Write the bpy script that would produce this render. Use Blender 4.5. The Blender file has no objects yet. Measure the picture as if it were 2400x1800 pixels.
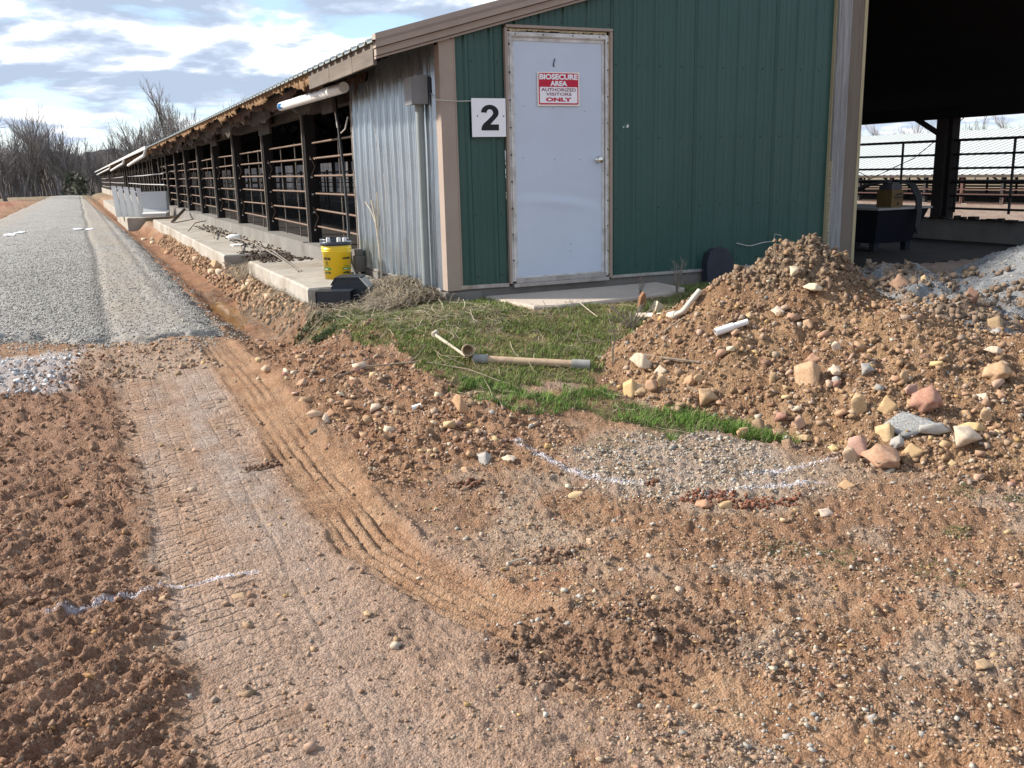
import bpy, math, random
import numpy as np
from mathutils import Vector, Matrix

S = bpy.context.scene
COL = S.collection
R = math.radians

# ------------------------------------------------------------------ camera, world, sun, exposure
CAM = np.array([-2.760, -7.398, 0.981])
FPX = 2180.0                                   # focal length in pixels of a 2400 px wide picture
def _axes():
    v1 = np.array([180 - 1200, 424 - 900, FPX]); v2 = np.array([6112 - 1200, 282 - 900, FPX])
    y = v1 / np.linalg.norm(v1)
    x = v2 - y * (v2 @ y); x /= np.linalg.norm(x)
    z = np.cross(x, y)
    if z[1] > 0: z = -z
    return np.array([x, y, z])
AX = _axes()
RIGHT, UP, FWD = AX @ np.array([1., 0, 0]), AX @ np.array([0, -1., 0]), AX @ np.array([0, 0, 1.])
cd = bpy.data.cameras.new('camera'); cam = bpy.data.objects.new('camera', cd); COL.objects.link(cam)
cd.sensor_width = 36.0; cd.lens = 36.0 * FPX / 2400.0; cd.clip_start = 0.05; cd.clip_end = 3000
cam.matrix_world = Matrix(((RIGHT[0], UP[0], -FWD[0], CAM[0]), (RIGHT[1], UP[1], -FWD[1], CAM[1]),
                           (RIGHT[2], UP[2], -FWD[2], CAM[2]), (0, 0, 0, 1)))
S.camera = cam

SUN_EL, SUN_AZ = 32.0, -56.0                   # azimuth from +Y towards +X
EXPOSURE = 1.2
SUN_W, SKY_W = 3.7, 0.080
S.view_settings.view_transform = 'Standard'; S.view_settings.look = 'None'
S.view_settings.exposure = EXPOSURE; S.view_settings.gamma = 1.0; S.view_settings.use_curve_mapping = False

world = bpy.data.worlds.new('World'); S.world = world; world.use_nodes = True
nt = world.node_tree; nt.nodes.clear()
def N(tree, typ, **kw):
    n = tree.nodes.new(typ)
    for k, v in kw.items():
        if k in n.inputs: n.inputs[k].default_value = v
        else: setattr(n, k, v)
    return n
def Mth(tree, op, a, b=None, clamp=False):
    n = tree.nodes.new('ShaderNodeMath'); n.operation = op; n.use_clamp = clamp
    for i, s in enumerate((a, b)):
        if s is None: continue
        if isinstance(s, (int, float)): n.inputs[i].default_value = s
        else: tree.links.new(s, n.inputs[i])
    return n.outputs[0]
def Ramp(tree, fac, stops, interp='LINEAR'):
    n = tree.nodes.new('ShaderNodeValToRGB'); n.color_ramp.interpolation = interp
    e = n.color_ramp.elements
    while len(e) < len(stops): e.new(0.5)
    for i, (p, c) in enumerate(stops):
        e[i].position = p
        e[i].color = (c, c, c, 1) if isinstance(c, (int, float)) else (*c, 1)
    tree.links.new(fac, n.inputs[0]); return n.outputs[0]
def Mix(tree, fac, a, b, blend='MIX'):
    n = tree.nodes.new('ShaderNodeMix'); n.data_type = 'RGBA'; n.blend_type = blend
    for i, s in ((0, fac), (6, a), (7, b)):
        if isinstance(s, (int, float)): n.inputs[i].default_value = s
        elif isinstance(s, tuple): n.inputs[i].default_value = (*s, 1)
        else: tree.links.new(s, n.inputs[i])
    return n.outputs[2]

sky = N(nt, 'ShaderNodeTexSky'); sky.sky_type = 'NISHITA'; sky.sun_disc = False
sky.sun_elevation = R(SUN_EL); sky.sun_rotation = R(SUN_AZ); sky.air_density = 1.0; sky.dust_density = 0.8; sky.ozone_density = 1.5
tc = N(nt, 'ShaderNodeTexCoord')
sep = N(nt, 'ShaderNodeSeparateXYZ'); nt.links.new(tc.outputs['Generated'], sep.inputs[0])
zc = Mth(nt, 'MAXIMUM', sep.outputs[2], 0.0)
den = Mth(nt, 'ADD', zc, 0.19)
com = N(nt, 'ShaderNodeCombineXYZ')
nt.links.new(Mth(nt, 'DIVIDE', sep.outputs[0], den), com.inputs[0])
nt.links.new(Mth(nt, 'DIVIDE', sep.outputs[1], den), com.inputs[1])
def cloud_noise(off, scale, detail, rough, dist=0.0, k=1.0):
    mp = N(nt, 'ShaderNodeMapping'); mp.inputs['Location'].default_value = off; mp.inputs['Scale'].default_value = (k, k, k)
    nt.links.new(com.outputs[0], mp.inputs[0])
    n = N(nt, 'ShaderNodeTexNoise', Scale=scale, Detail=detail, Roughness=rough, Distortion=dist)
    nt.links.new(mp.outputs[0], n.inputs['Vector']); return n.outputs['Fac']
def cloud_density(k):
    big = cloud_noise((3.1, 1.7, 0.0), 1.9, 8.0, 0.55, 0.2, k); wide = cloud_noise((9.4, 5.2, 2.0), 0.75, 3.0, 0.5, 0.0, k)
    return Mth(nt, 'ADD', Mth(nt, 'MULTIPLY', big, 0.72), Mth(nt, 'MULTIPLY', wide, 0.28))
dens = cloud_density(1.0); above = cloud_density(0.955)      # the same clouds looked up a little higher: tells tops from bases
cover = Ramp(nt, dens, [(0.415, 0.0), (0.495, 1.0)], 'EASE')
lit = Mth(nt, 'ADD', Mth(nt, 'MULTIPLY', Mth(nt, 'SUBTRACT', dens, above), 9.0), Ramp(nt, dens, [(0.43, 0.62), (0.57, 0.08)]), True)
body = Ramp(nt, lit, [(0.05, (2.9, 3.5, 4.5)), (0.34, (4.0, 4.6, 5.6)), (0.60, (6.3, 6.6, 7.0)), (0.90, (8.8, 8.8, 8.7))])
bright_low = Ramp(nt, sep.outputs[2], [(0.0, (6.6, 7.4, 8.2)), (0.09, (4.2, 6.1, 7.8)), (0.3, (2.6, 4.2, 6.6)), (0.6, (1.7, 3.0, 5.3))])
skycol = Mix(nt, 0.55, sky.outputs[0], bright_low)
final = Mix(nt, cover, skycol, body)
bg = N(nt, 'ShaderNodeBackground', Strength=SKY_W); nt.links.new(final, bg.inputs['Color'])
out = N(nt, 'ShaderNodeOutputWorld'); nt.links.new(bg.outputs[0], out.inputs[0])

sl = bpy.data.lights.new('sun', 'SUN'); sl.energy = SUN_W; sl.angle = R(5.0); sl.color = (1.0, 0.93, 0.83)
sun = bpy.data.objects.new('sun', sl); COL.objects.link(sun)
sd = Vector((math.cos(R(SUN_EL)) * math.sin(R(SUN_AZ)), math.cos(R(SUN_EL)) * math.cos(R(SUN_AZ)), math.sin(R(SUN_EL))))
sun.rotation_euler = sd.to_track_quat('Z', 'Y').to_euler(); sun.location = (-8, 2, 12)

# ------------------------------------------------------------------ helpers
def tag(o, label=None, cat=None, group=None, kind=None):
    if label: o['label'] = label
    if cat: o['category'] = cat
    if group: o['group'] = group
    if kind: o['kind'] = kind
    return o
def empty(name, loc=(0, 0, 0), rot=(0, 0, 0)):
    o = bpy.data.objects.new(name, None); o.location = loc; o.rotation_euler = rot; o.empty_display_size = 0.1
    COL.objects.link(o); return o
def link(name, me, parent=None):
    o = bpy.data.objects.new(name, me); COL.objects.link(o)
    if parent: o.parent = parent
    return o
def mesh_np(name, V, F, mat, col=None, smooth=False):
    """V (n,3) array, F (m,k) array of equal-sided faces, col optional (n,3) vertex colours."""
    me = bpy.data.meshes.new(name)
    V = np.asarray(V, np.float32); F = np.asarray(F, np.int32); m, k = F.shape
    me.vertices.add(len(V)); me.vertices.foreach_set('co', V.ravel())
    me.loops.add(m * k); me.loops.foreach_set('vertex_index', F.ravel())
    me.polygons.add(m); me.polygons.foreach_set('loop_start', np.arange(m, dtype=np.int32) * k)
    me.polygons.foreach_set('loop_total', np.full(m, k, np.int32))
    if smooth: me.polygons.foreach_set('use_smooth', np.ones(m, bool))
    if col is not None:
        a = me.attributes.new('tint', 'FLOAT_COLOR', 'POINT')
        a.data.foreach_set('color', np.c_[np.asarray(col, np.float32), np.ones(len(V), np.float32)].ravel())
    me.update(calc_edges=True); me.materials.append(mat); return me

class MB:
    """Collects shapes and links them as one mesh object."""
    def __init__(s): s.v = []; s.f = []; s.sm = []
    def add(s, vs, fs, smooth=False):
        b = len(s.v); s.v += [tuple(map(float, p)) for p in vs]
        s.f += [tuple(b + i for i in f) for f in fs]; s.sm += [smooth] * len(fs); return s
    def box(s, x0, x1, y0, y1, z0, z1):
        return s.add([(x0,y0,z0),(x1,y0,z0),(x1,y1,z0),(x0,y1,z0),(x0,y0,z1),(x1,y0,z1),(x1,y1,z1),(x0,y1,z1)],
                     [(0,3,2,1),(4,5,6,7),(0,1,5,4),(1,2,6,5),(2,3,7,6),(3,0,4,7)])
    def bar(s, p, q, w, h=None, up=(0, 0, 1)):
        """rectangular bar from p to q"""
        h = h or w; p = Vector(p); q = Vector(q); d = (q - p).normalized(); u = Vector(up)
        if abs(d.dot(u)) > 0.95: u = Vector((0, 1, 0))
        a = d.cross(u).normalized() * w / 2; b = a.cross(d).normalized() * h / 2
        vs = [p-a-b, p+a-b, p+a+b, p-a+b, q-a-b, q+a-b, q+a+b, q-a+b]
        return s.add(vs, [(0,3,2,1),(4,5,6,7),(0,1,5,4),(1,2,6,5),(2,3,7,6),(3,0,4,7)])
    def tube(s, path, r, n=8, cap=True, r2=None):
        P = [Vector(p) for p in path]; vs = []; k = len(P); prev = None
        for i, p in enumerate(P):
            d = (P[min(i+1, k-1)] - P[max(i-1, 0)]).normalized()
            u = prev or (Vector((0, 0, 1)) if abs(d.z) < 0.9 else Vector((1, 0, 0)))
            a = (u - d * u.dot(d)).normalized(); prev = a; b = d.cross(a)
            rr = r if r2 is None else r + (r2 - r) * i / (k - 1)
            for j in range(n):
                t = 2 * math.pi * j / n; vs.append(p + a * (rr * math.cos(t)) + b * (rr * math.sin(t)))
        fs = [(i*n+j, i*n+(j+1) % n, (i+1)*n+(j+1) % n, (i+1)*n+j) for i in range(k-1) for j in range(n)]
        s.add(vs, fs, n > 5)
        if cap: s.add(vs[:n], [tuple(range(n))[::-1]]); s.add(vs[-n:], [tuple(range(n))])
        return s
    def pipe(s, path, r, th=0.006, n=14):
        """open hollow pipe: outer wall, inner wall, end rings"""
        P = [Vector(p) for p in path]; k = len(P); rings = []
        for rad in (r, r - th):
            prev = None; rr = []
            for i, p in enumerate(P):
                d = (P[min(i+1, k-1)] - P[max(i-1, 0)]).normalized()
                u = prev or (Vector((0, 0, 1)) if abs(d.z) < 0.9 else Vector((1, 0, 0)))
                a = (u - d * u.dot(d)).normalized(); prev = a; b = d.cross(a)
                rr.append([p + a * (rad * math.cos(2*math.pi*j/n)) + b * (rad * math.sin(2*math.pi*j/n)) for j in range(n)])
            rings.append(rr)
        vs = [p for rr in rings for ring in rr for p in ring]; O = k * n; fs = []
        for i in range(k-1):
            for j in range(n):
                j2 = (j+1) % n
                fs.append((i*n+j, i*n+j2, (i+1)*n+j2, (i+1)*n+j)); fs.append((O+i*n+j2, O+i*n+j, O+(i+1)*n+j, O+(i+1)*n+j2))
        s.add(vs, fs, True)
        for i, fl in ((0, True), (k-1, False)):
            a = rings[0][i]; b = rings[1][i]
            q = [(j, (j+1) % n, n+(j+1) % n, n+j) for j in range(n)]
            s.add(a + b, [f[::-1] for f in q] if fl else q)
        return s
    def lathe(s, prof, c=(0, 0, 0), n=24, smooth=True):
        vs = []
        for r, z in prof:
            for j in range(n):
                t = 2*math.pi*j/n; vs.append((c[0]+r*math.cos(t), c[1]+r*math.sin(t), c[2]+z))
        k = len(prof)
        fs = [(i*n+j, i*n+(j+1) % n, (i+1)*n+(j+1) % n, (i+1)*n+j) for i in range(k-1) for j in range(n)]
        return s.add(vs, fs, smooth)
    def prism(s, poly, axis, a, b):
        """extrude a 2-D polygon along an axis ('x','y','z') from a to b"""
        def P(u, v, w):
            return {'x': (w, u, v), 'y': (u, w, v), 'z': (u, v, w)}[axis]
        n = len(poly); vs = [P(u, v, a) for u, v in poly] + [P(u, v, b) for u, v in poly]
        fs = [(i, (i+1) % n, n+(i+1) % n, n+i) for i in range(n)] + [tuple(range(n))[::-1], tuple(range(n, 2*n))]
        return s.add(vs, fs)
    def mesh(s, name, mat):
        me = bpy.data.meshes.new(name); me.from_pydata(s.v, [], s.f); me.materials.append(mat)
        me.polygons.foreach_set('use_smooth', s.sm); me.update(); return me
    def build(s, name, mat, parent=None, off=None):
        if parent is not None and off is None: off = parent['_o'] if '_o' in parent else None
        if off is not None: s.v = [(p[0]-off[0], p[1]-off[1], p[2]-off[2]) for p in s.v]
        return link(name, s.mesh(name, mat), parent)

# ------------------------------------------------------------------ materials
MATS = {}
def material(name, base, rough=0.8, metal=0.0, var=0.15, scale=6.0, bump=0.0, bscale=60.0, stretch=(1, 1, 1),
             stain=None, stain_amt=0.0, stain_scale=2.0, spec=0.3, tint=False, rand=0.0, coat=0.0, bdist=0.004, rough_var=0.0):
    m = bpy.data.materials.new(name); m.use_nodes = True; t = m.node_tree
    b = t.nodes['Principled BSDF']; b.inputs['Roughness'].default_value = rough; b.inputs['Metallic'].default_value = metal
    b.inputs['Specular IOR Level'].default_value = spec
    if coat: b.inputs['Coat Weight'].default_value = coat
    tcx = N(t, 'ShaderNodeTexCoord'); mp = N(t, 'ShaderNodeMapping'); mp.inputs['Scale'].default_value = stretch
    t.links.new(tcx.outputs['Object'], mp.inputs[0])
    n1 = N(t, 'ShaderNodeTexNoise', Scale=scale, Detail=6.0, Roughness=0.65); t.links.new(mp.outputs[0], n1.inputs['Vector'])
    lo = tuple(c * (1 - var) for c in base); hi = tuple(min(1, c * (1 + var)) for c in base)
    col = Ramp(t, n1.outputs['Fac'], [(0.3, lo), (0.7, hi)])
    if tint:
        at = N(t, 'ShaderNodeAttribute'); at.attribute_name = 'tint'
        g = Ramp(t, n1.outputs['Fac'], [(0.3, (1-var,)*3), (0.7, (1+var if var < 0 else min(1.0, 1.0),)*3)])
        col = Mix(t, 1.0, at.outputs['Color'], g, 'MULTIPLY')
    if stain:
        n2 = N(t, 'ShaderNodeTexNoise', Scale=stain_scale, Detail=7.0, Roughness=0.7); t.links.new(mp.outputs[0], n2.inputs['Vector'])
        f = Ramp(t, n2.outputs['Fac'], [(0.45, 0.0), (0.68, stain_amt)])
        col = Mix(t, f, col, stain)
    if rand:
        oi = N(t, 'ShaderNodeObjectInfo'); hs = N(t, 'ShaderNodeHueSaturation')
        t.links.new(Mth(t, 'ADD', Mth(t, 'MULTIPLY', oi.outputs['Random'], 2*rand), 1-rand), hs.inputs['Value'])
        t.links.new(Mth(t, 'ADD', Mth(t, 'MULTIPLY', oi.outputs['Random'], 0.04), 0.48), hs.inputs['Hue'])
        t.links.new(col, hs.inputs['Color']); col = hs.outputs[0]
    t.links.new(col, b.inputs['Base Color'])
    if rough_var:
        t.links.new(Ramp(t, n1.outputs['Fac'], [(0.3, rough-rough_var), (0.7, rough+rough_var)]), b.inputs['Roughness'])
    if bump:
        n3 = N(t, 'ShaderNodeTexNoise', Scale=bscale, Detail=8.0, Roughness=0.7); t.links.new(mp.outputs[0], n3.inputs['Vector'])
        bp = N(t, 'ShaderNodeBump', Strength=bump, Distance=bdist); t.links.new(n3.outputs['Fac'], bp.inputs['Height'])
        t.links.new(bp.outputs[0], b.inputs['Normal'])
    MATS[name] = m; return m

def ground_material(name, bump=0.8, scale=1.0, vor=38.0, lugs=False):
    """vertex tint x several grains of noise, with fine relief"""
    m = bpy.data.materials.new(name); m.use_nodes = True; t = m.node_tree
    b = t.nodes['Principled BSDF']; b.inputs['Roughness'].default_value = 0.95; b.inputs['Specular IOR Level'].default_value = 0.15
    at = N(t, 'ShaderNodeAttribute'); at.attribute_name = 'tint'
    tcx = N(t, 'ShaderNodeTexCoord')
    def noise(s, d=8.0, r=0.65):
        n = N(t, 'ShaderNodeTexNoise', Scale=s, Detail=d, Roughness=r); t.links.new(tcx.outputs['Object'], n.inputs['Vector']); return n.outputs['Fac']
    a = noise(9.0*scale); c = noise(70.0*scale, 6.0, 0.7); g = noise(260.0*scale, 3.0, 0.6)
    v = Mth(t, 'ADD', Mth(t, 'MULTIPLY', a, 0.9), Mth(t, 'ADD', Mth(t, 'MULTIPLY', c, 0.75), Mth(t, 'MULTIPLY', g, 0.45)))
    val = Ramp(t, Mth(t, 'MULTIPLY', v, 0.5), [(0.36, 0.60), (0.53, 1.0), (0.68, 1.0)])
    col = Mix(t, 1.0, at.outputs['Color'], val, 'MULTIPLY')
    vo = N(t, 'ShaderNodeTexVoronoi', Scale=vor*scale); t.links.new(tcx.outputs['Object'], vo.inputs['Vector'])
    pale = Ramp(t, vo.outputs['Color'], [(0.74, 0.0), (0.80, 0.38)])
    col = Mix(t, Mth(t, 'MULTIPLY', pale, Ramp(t, vo.outputs['Distance'], [(0.25, 1.0), (0.45, 0.0)])), col, (0.50, 0.41, 0.31))
    v2 = N(t, 'ShaderNodeTexVoronoi', Scale=120.0*scale); t.links.new(tcx.outputs['Object'], v2.inputs['Vector'])
    col = Mix(t, 1.0, col, Ramp(t, v2.outputs['Color'], [(0.15, (.66, .64, .62)), (0.55, (.96, .96, .96)), (0.85, (1.0, 1.0, 1.0))]), 'MULTIPLY')
    spk = Ramp(t, v2.outputs['Color'], [(0.80, 0.0), (0.84, 0.45)])
    col = Mix(t, Mth(t, 'MULTIPLY', spk, Ramp(t, v2.outputs['Distance'], [(0.30, 1.0), (0.5, 0.0)])), col, (0.52, 0.42, 0.32))
    t.links.new(col, b.inputs['Base Color'])
    h = Mth(t, 'ADD', Mth(t, 'MULTIPLY', v2.outputs['Distance'], -0.55), Mth(t, 'MULTIPLY', c, 1.0))
    if lugs:                                     # crisp tread prints where the soil carries them (mask stored with the mesh)
        la = N(t, 'ShaderNodeAttribute'); la.attribute_name = 'lug'; sp = N(t, 'ShaderNodeSeparateXYZ'); t.links.new(tcx.outputs['Object'], sp.inputs[0])
        wb = noise(6.0, 3.0); w2 = noise(2.3, 3.0)
        ax_ = Mth(t, 'ABSOLUTE', Mth(t, 'ADD', sp.outputs[0], 2.33))
        ph = Mth(t, 'ADD', sp.outputs[1], Mth(t, 'ADD', Mth(t, 'MULTIPLY', ax_, 0.22), Mth(t, 'MULTIPLY', wb, 0.09)))
        saw = Mth(t, 'ABSOLUTE', Mth(t, 'SUBTRACT', Mth(t, 'FRACT', Mth(t, 'DIVIDE', ph, 0.066)), 0.5))
        groove = Ramp(t, saw, [(0.05, 1.0), (0.16, 0.0)])
        px = Mth(t, 'ADD', sp.outputs[0], Mth(t, 'MULTIPLY', wb, 0.03))
        saw2 = Mth(t, 'ABSOLUTE', Mth(t, 'SUBTRACT', Mth(t, 'FRACT', Mth(t, 'DIVIDE', px, 0.082)), 0.5))
        groove2 = Ramp(t, saw2, [(0.03, 0.40), (0.11, 0.0)])
        gr = Mth(t, 'MULTIPLY', Mth(t, 'MAXIMUM', groove, groove2), Mth(t, 'MULTIPLY', la.outputs['Fac'], Ramp(t, w2, [(0.38, 0.15), (0.6, 1.0)])))
        h = Mth(t, 'SUBTRACT', h, Mth(t, 'MULTIPLY', gr, 1.5))
    h = Mth(t, 'ADD', h, Mth(t, 'ADD', Mth(t, 'MULTIPLY', g, 0.35), Mth(t, 'MULTIPLY', vo.outputs['Distance'], -0.4)))
    bp = N(t, 'ShaderNodeBump', Strength=bump, Distance=0.020); t.links.new(h, bp.inputs['Height']); t.links.new(bp.outputs[0], b.inputs['Normal'])
    return m

M_ground = ground_material('earth', 0.85, lugs=True)
M_road = ground_material('road gravel', 0.45, 1.0, 30.0)
M_mound = ground_material('mound soil', 1.0, 1.0, 34.0)
M_pebble = material('pebble', (1, 1, 1), 0.9, var=0.25, scale=90.0, tint=True)
M_blade = material('grass blade', (1, 1, 1), 0.7, var=0.12, scale=8.0, tint=True, spec=0.2)
M_green = material('green painted steel', (0.020, 0.071, 0.058), 0.42, var=0.10, scale=1.6, stretch=(1, 1, 0.35), stain=(0.035, 0.085, 0.072), stain_amt=0.5, stain_scale=3.0, spec=0.45, bump=0.05, bscale=9.0)
M_tan = material('tan trim', (0.33, 0.26, 0.215), 0.5, var=0.06, scale=3.0, stain=(0.26, 0.20, 0.16), stain_amt=0.5, spec=0.4)
M_galv = material('galvanised sheet', (0.38, 0.435, 0.48), 0.30, 0.75, var=0.08, scale=16.0, stretch=(1, 1, 0.22), stain=(0.30, 0.34, 0.375), stain_amt=0.3, stain_scale=5.0, rough_var=0.06)
M_door = material('white door skin', (0.51, 0.575, 0.68), 0.38, var=0.03, scale=1.2, stain=(0.41, 0.46, 0.55), stain_amt=0.25, spec=0.45, bump=0.03, bscale=4.0)
M_frame = material('worn white frame', (0.62, 0.61, 0.60), 0.5, var=0.12, scale=14.0, stain=(0.30, 0.27, 0.23), stain_amt=0.7, stain_scale=9.0)
M_sill = material('scuffed aluminium', (0.45, 0.43, 0.41), 0.45, 0.6, var=0.2, scale=20.0, stain=(0.25, 0.19, 0.14), stain_amt=0.7, stain_scale=8.0)
M_foam = material('old sealant', (0.52, 0.45, 0.30), 0.9, var=0.3, scale=40.0, bump=0.6, bscale=90.0)
M_screw = material('screw head', (0.06, 0.06, 0.06), 0.5, 0.5)
M_chrome = material('bright metal', (0.75, 0.72, 0.66), 0.2, 1.0, var=0.05)
M_conc = material('concrete', (0.36, 0.33, 0.285), 0.9, var=0.18, scale=5.0, stain=(0.22, 0.17, 0.12), stain_amt=0.8, stain_scale=1.7, bump=0.35, bscale=60.0)
M_concw = material('pale concrete', (0.60, 0.60, 0.59), 0.9, var=0.08, scale=4.0, stain=(0.44, 0.43, 0.41), stain_amt=0.5, bump=0.25, bscale=50.0)
M_concd = material('dirty curb concrete', (0.20, 0.19, 0.175), 0.95, var=0.2, scale=6.0, stain=(0.13, 0.11, 0.095), stain_amt=0.8, stain_scale=3.0, bump=0.4, bscale=50.0)
M_stoop = material('exposed aggregate stoop', (0.47, 0.395, 0.33), 0.95, var=0.2, scale=70.0, stain=(0.37, 0.31, 0.26), stain_amt=0.5, stain_scale=2.0, bump=0.5, bscale=120.0)
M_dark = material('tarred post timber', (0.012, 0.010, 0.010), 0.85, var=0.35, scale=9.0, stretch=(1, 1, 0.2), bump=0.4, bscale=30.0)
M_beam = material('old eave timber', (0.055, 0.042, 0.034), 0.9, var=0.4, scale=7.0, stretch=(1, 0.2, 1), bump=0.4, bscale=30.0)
M_liner = material('shade black ceiling', (0.006, 0.006, 0.007), 0.95, var=0.35, scale=3.0)  # near black base puts the dim interior's shade into the colour
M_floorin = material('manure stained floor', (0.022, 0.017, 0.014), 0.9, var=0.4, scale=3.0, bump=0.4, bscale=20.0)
M_rail = material('worn steel rail', (0.16, 0.115, 0.085), 0.6, 0.2, var=0.25, scale=9.0, stain=(0.16, 0.075, 0.045), stain_amt=0.8, stain_scale=7.0)
M_railg = material('pale galvanised rail', (0.40, 0.40, 0.40), 0.5, 0.4, var=0.15, scale=9.0)
M_raild = material('dark steel rail', (0.025, 0.022, 0.022), 0.6, 0.2, var=0.3, scale=9.0)
M_railr = material('rust red steel', (0.095, 0.048, 0.04), 0.75, 0.1, var=0.3, scale=12.0)
M_bolt = material('zinc bolt', (0.7, 0.68, 0.64), 0.4, 0.4, var=0.1)
M_insul = material('torn insulation', (0.27, 0.165, 0.085), 0.98, var=0.45, scale=14.0, stain=(0.13, 0.065, 0.035), stain_amt=0.9, stain_scale=5.0, bump=0.8, bscale=40.0, bdist=0.02)
M_rust = material('torn rusty felt', (0.075, 0.042, 0.030), 0.95, var=0.4, scale=16.0, bump=0.6, bscale=40.0)
M_fascia = material('weathered fascia', (0.145, 0.122, 0.102), 0.9, var=0.28, scale=10.0, stretch=(1, 0.12, 1), stain=(0.10, 0.08, 0.065), stain_amt=0.7, stain_scale=4.0, bump=0.4, bscale=40.0)
M_roof = material('roof sheet', (0.30, 0.33, 0.325), 0.42, 0.35, var=0.10, scale=3.0, stain=(0.38, 0.40, 0.38), stain_amt=0.5)
M_roofw = material('white roof sheet', (0.50, 0.52, 0.50), 0.5, 0.0, var=0.05, scale=0.6, stain=(0.44, 0.46, 0.43), stain_amt=0.5, stain_scale=0.3)
M_gutter = material('white gutter', (0.62, 0.62, 0.62), 0.5, var=0.08, scale=3.0, stain=(0.38, 0.36, 0.34), stain_amt=0.5, stain_scale=3.0)
M_pvc = material('white pvc', (0.76, 0.75, 0.74), 0.35, var=0.04, scale=6.0, stain=(0.60, 0.57, 0.52), stain_amt=0.5, stain_scale=5.0, spec=0.45)
M_pvcd = material('dirty pvc', (0.60, 0.54, 0.45), 0.55, var=0.12, scale=18.0, stain=(0.33, 0.23, 0.15), stain_amt=0.8, stain_scale=10.0)
M_pvct = material('aged tan pipe', (0.46, 0.33, 0.215), 0.6, var=0.15, scale=12.0, stain=(0.30, 0.21, 0.14), stain_amt=0.8, stain_scale=7.0)
M_greyp = material('grey pipe coupling', (0.26, 0.25, 0.235), 0.8, var=0.2, scale=20.0, bump=0.3, bscale=60.0)
M_elec = material('grey enclosure', (0.22, 0.22, 0.225), 0.5, var=0.06, scale=5.0)
M_conduit = material('grey green conduit', (0.23, 0.255, 0.255), 0.45, var=0.06, scale=5.0, stain=(0.19, 0.20, 0.195), stain_amt=0.4)
M_wood = material('weathered post wood', (0.27, 0.265, 0.265), 0.85, var=0.32, scale=9.0, stretch=(3.2, 1, 0.16), stain=(0.15, 0.13, 0.115), stain_amt=0.75, stain_scale=7.0, bump=0.4, bscale=30.0)
M_woodb = material('brown grey wood', (0.19, 0.155, 0.125), 0.85, var=0.32, scale=9.0, stretch=(3.2, 1, 0.16), stain=(0.10, 0.085, 0.07), stain_amt=0.8, stain_scale=9.0, bump=0.4, bscale=30.0)
M_woody = material('newer yellow wood', (0.38, 0.32, 0.195), 0.75, var=0.14, scale=9.0, stretch=(3, 1, 0.2))
M_yellow = material('yellow bucket plastic', (0.80, 0.55, 0.015), 0.35, var=0.04, scale=8.0, stain=(0.62, 0.42, 0.03), stain_amt=0.4, spec=0.5)
M_black = material('black plastic', (0.020, 0.024, 0.033), 0.42, var=0.15, scale=10.0, spec=0.5)
M_lid = material('dark bucket lid', (0.030, 0.036, 0.050), 0.35, var=0.1, scale=10.0, spec=0.5)
M_navy = material('dark blue tank', (0.005, 0.006, 0.013), 0.6, var=0.2, scale=5.0)
M_slate = material('faded dark plastic', (0.020, 0.023, 0.034), 0.6, var=0.15, scale=7.0, stain=(0.05, 0.05, 0.06), stain_amt=0.4)
M_ink = material('black print', (0.012, 0.012, 0.016), 0.6)
M_inkr = material('red print', (0.50, 0.012, 0.045), 0.5, var=0.04)
M_inkd = material('dark red print', (0.22, 0.03, 0.06), 0.5, var=0.04)
M_inkg = material('green print', (0.01, 0.20, 0.07), 0.5)
M_signw = material('white sign face', (0.82, 0.82, 0.86), 0.4, var=0.02)
M_signc = material('cream sign face', (0.80, 0.74, 0.68), 0.4, var=0.02)
M_blue = material('blue sticker', (0.01, 0.22, 0.55), 0.4)
M_amber = material('dirty yellow case', (0.12, 0.07, 0.018), 0.55, var=0.2, scale=8.0, stain=(0.14, 0.08, 0.03), stain_amt=0.6)
M_hose = material('black rubber hose', (0.018, 0.018, 0.02), 0.55)
M_wire = material('pale cable', (0.55, 0.52, 0.47), 0.6)
M_stick = material('dead stick', (0.21, 0.165, 0.125), 0.9, var=0.3, scale=30.0)
M_stickp = material('pale bleached stick', (0.45, 0.39, 0.30), 0.9, var=0.2, scale=30.0)
M_weed = material('dry weed stem', (0.22, 0.19, 0.16), 0.9, var=0.3, scale=20.0)
M_bark = material('bare tree bark', (0.115, 0.105, 0.10), 0.95, var=0.3, scale=2.0)
M_twig = material('bare twigs', (0.17, 0.155, 0.15), 0.95, var=0.25, scale=1.0)
M_twigp = material('pale bare twigs', (0.27, 0.24, 0.215), 0.95, var=0.25, scale=1.0)
M_cedar = material('dull evergreen', (0.085, 0.092, 0.065), 0.95, var=0.4, scale=3.0)
M_hill = material('wooded bank', (0.080, 0.073, 0.073), 1.0, var=0.3, scale=0.5)
M_chalk = material('white marking chalk', (0.72, 0.72, 0.76), 0.9, var=0.05)
M_sheet = material('white plastic sheet', (0.78, 0.80, 0.82), 0.5, var=0.05)
M_brick = material('orange clay tile', (0.27, 0.14, 0.075), 0.9, var=0.2, scale=20.0)
M_slat = material('pale weathered slat', (0.20, 0.19, 0.175), 0.9, var=0.2, scale=4.0)
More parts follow.
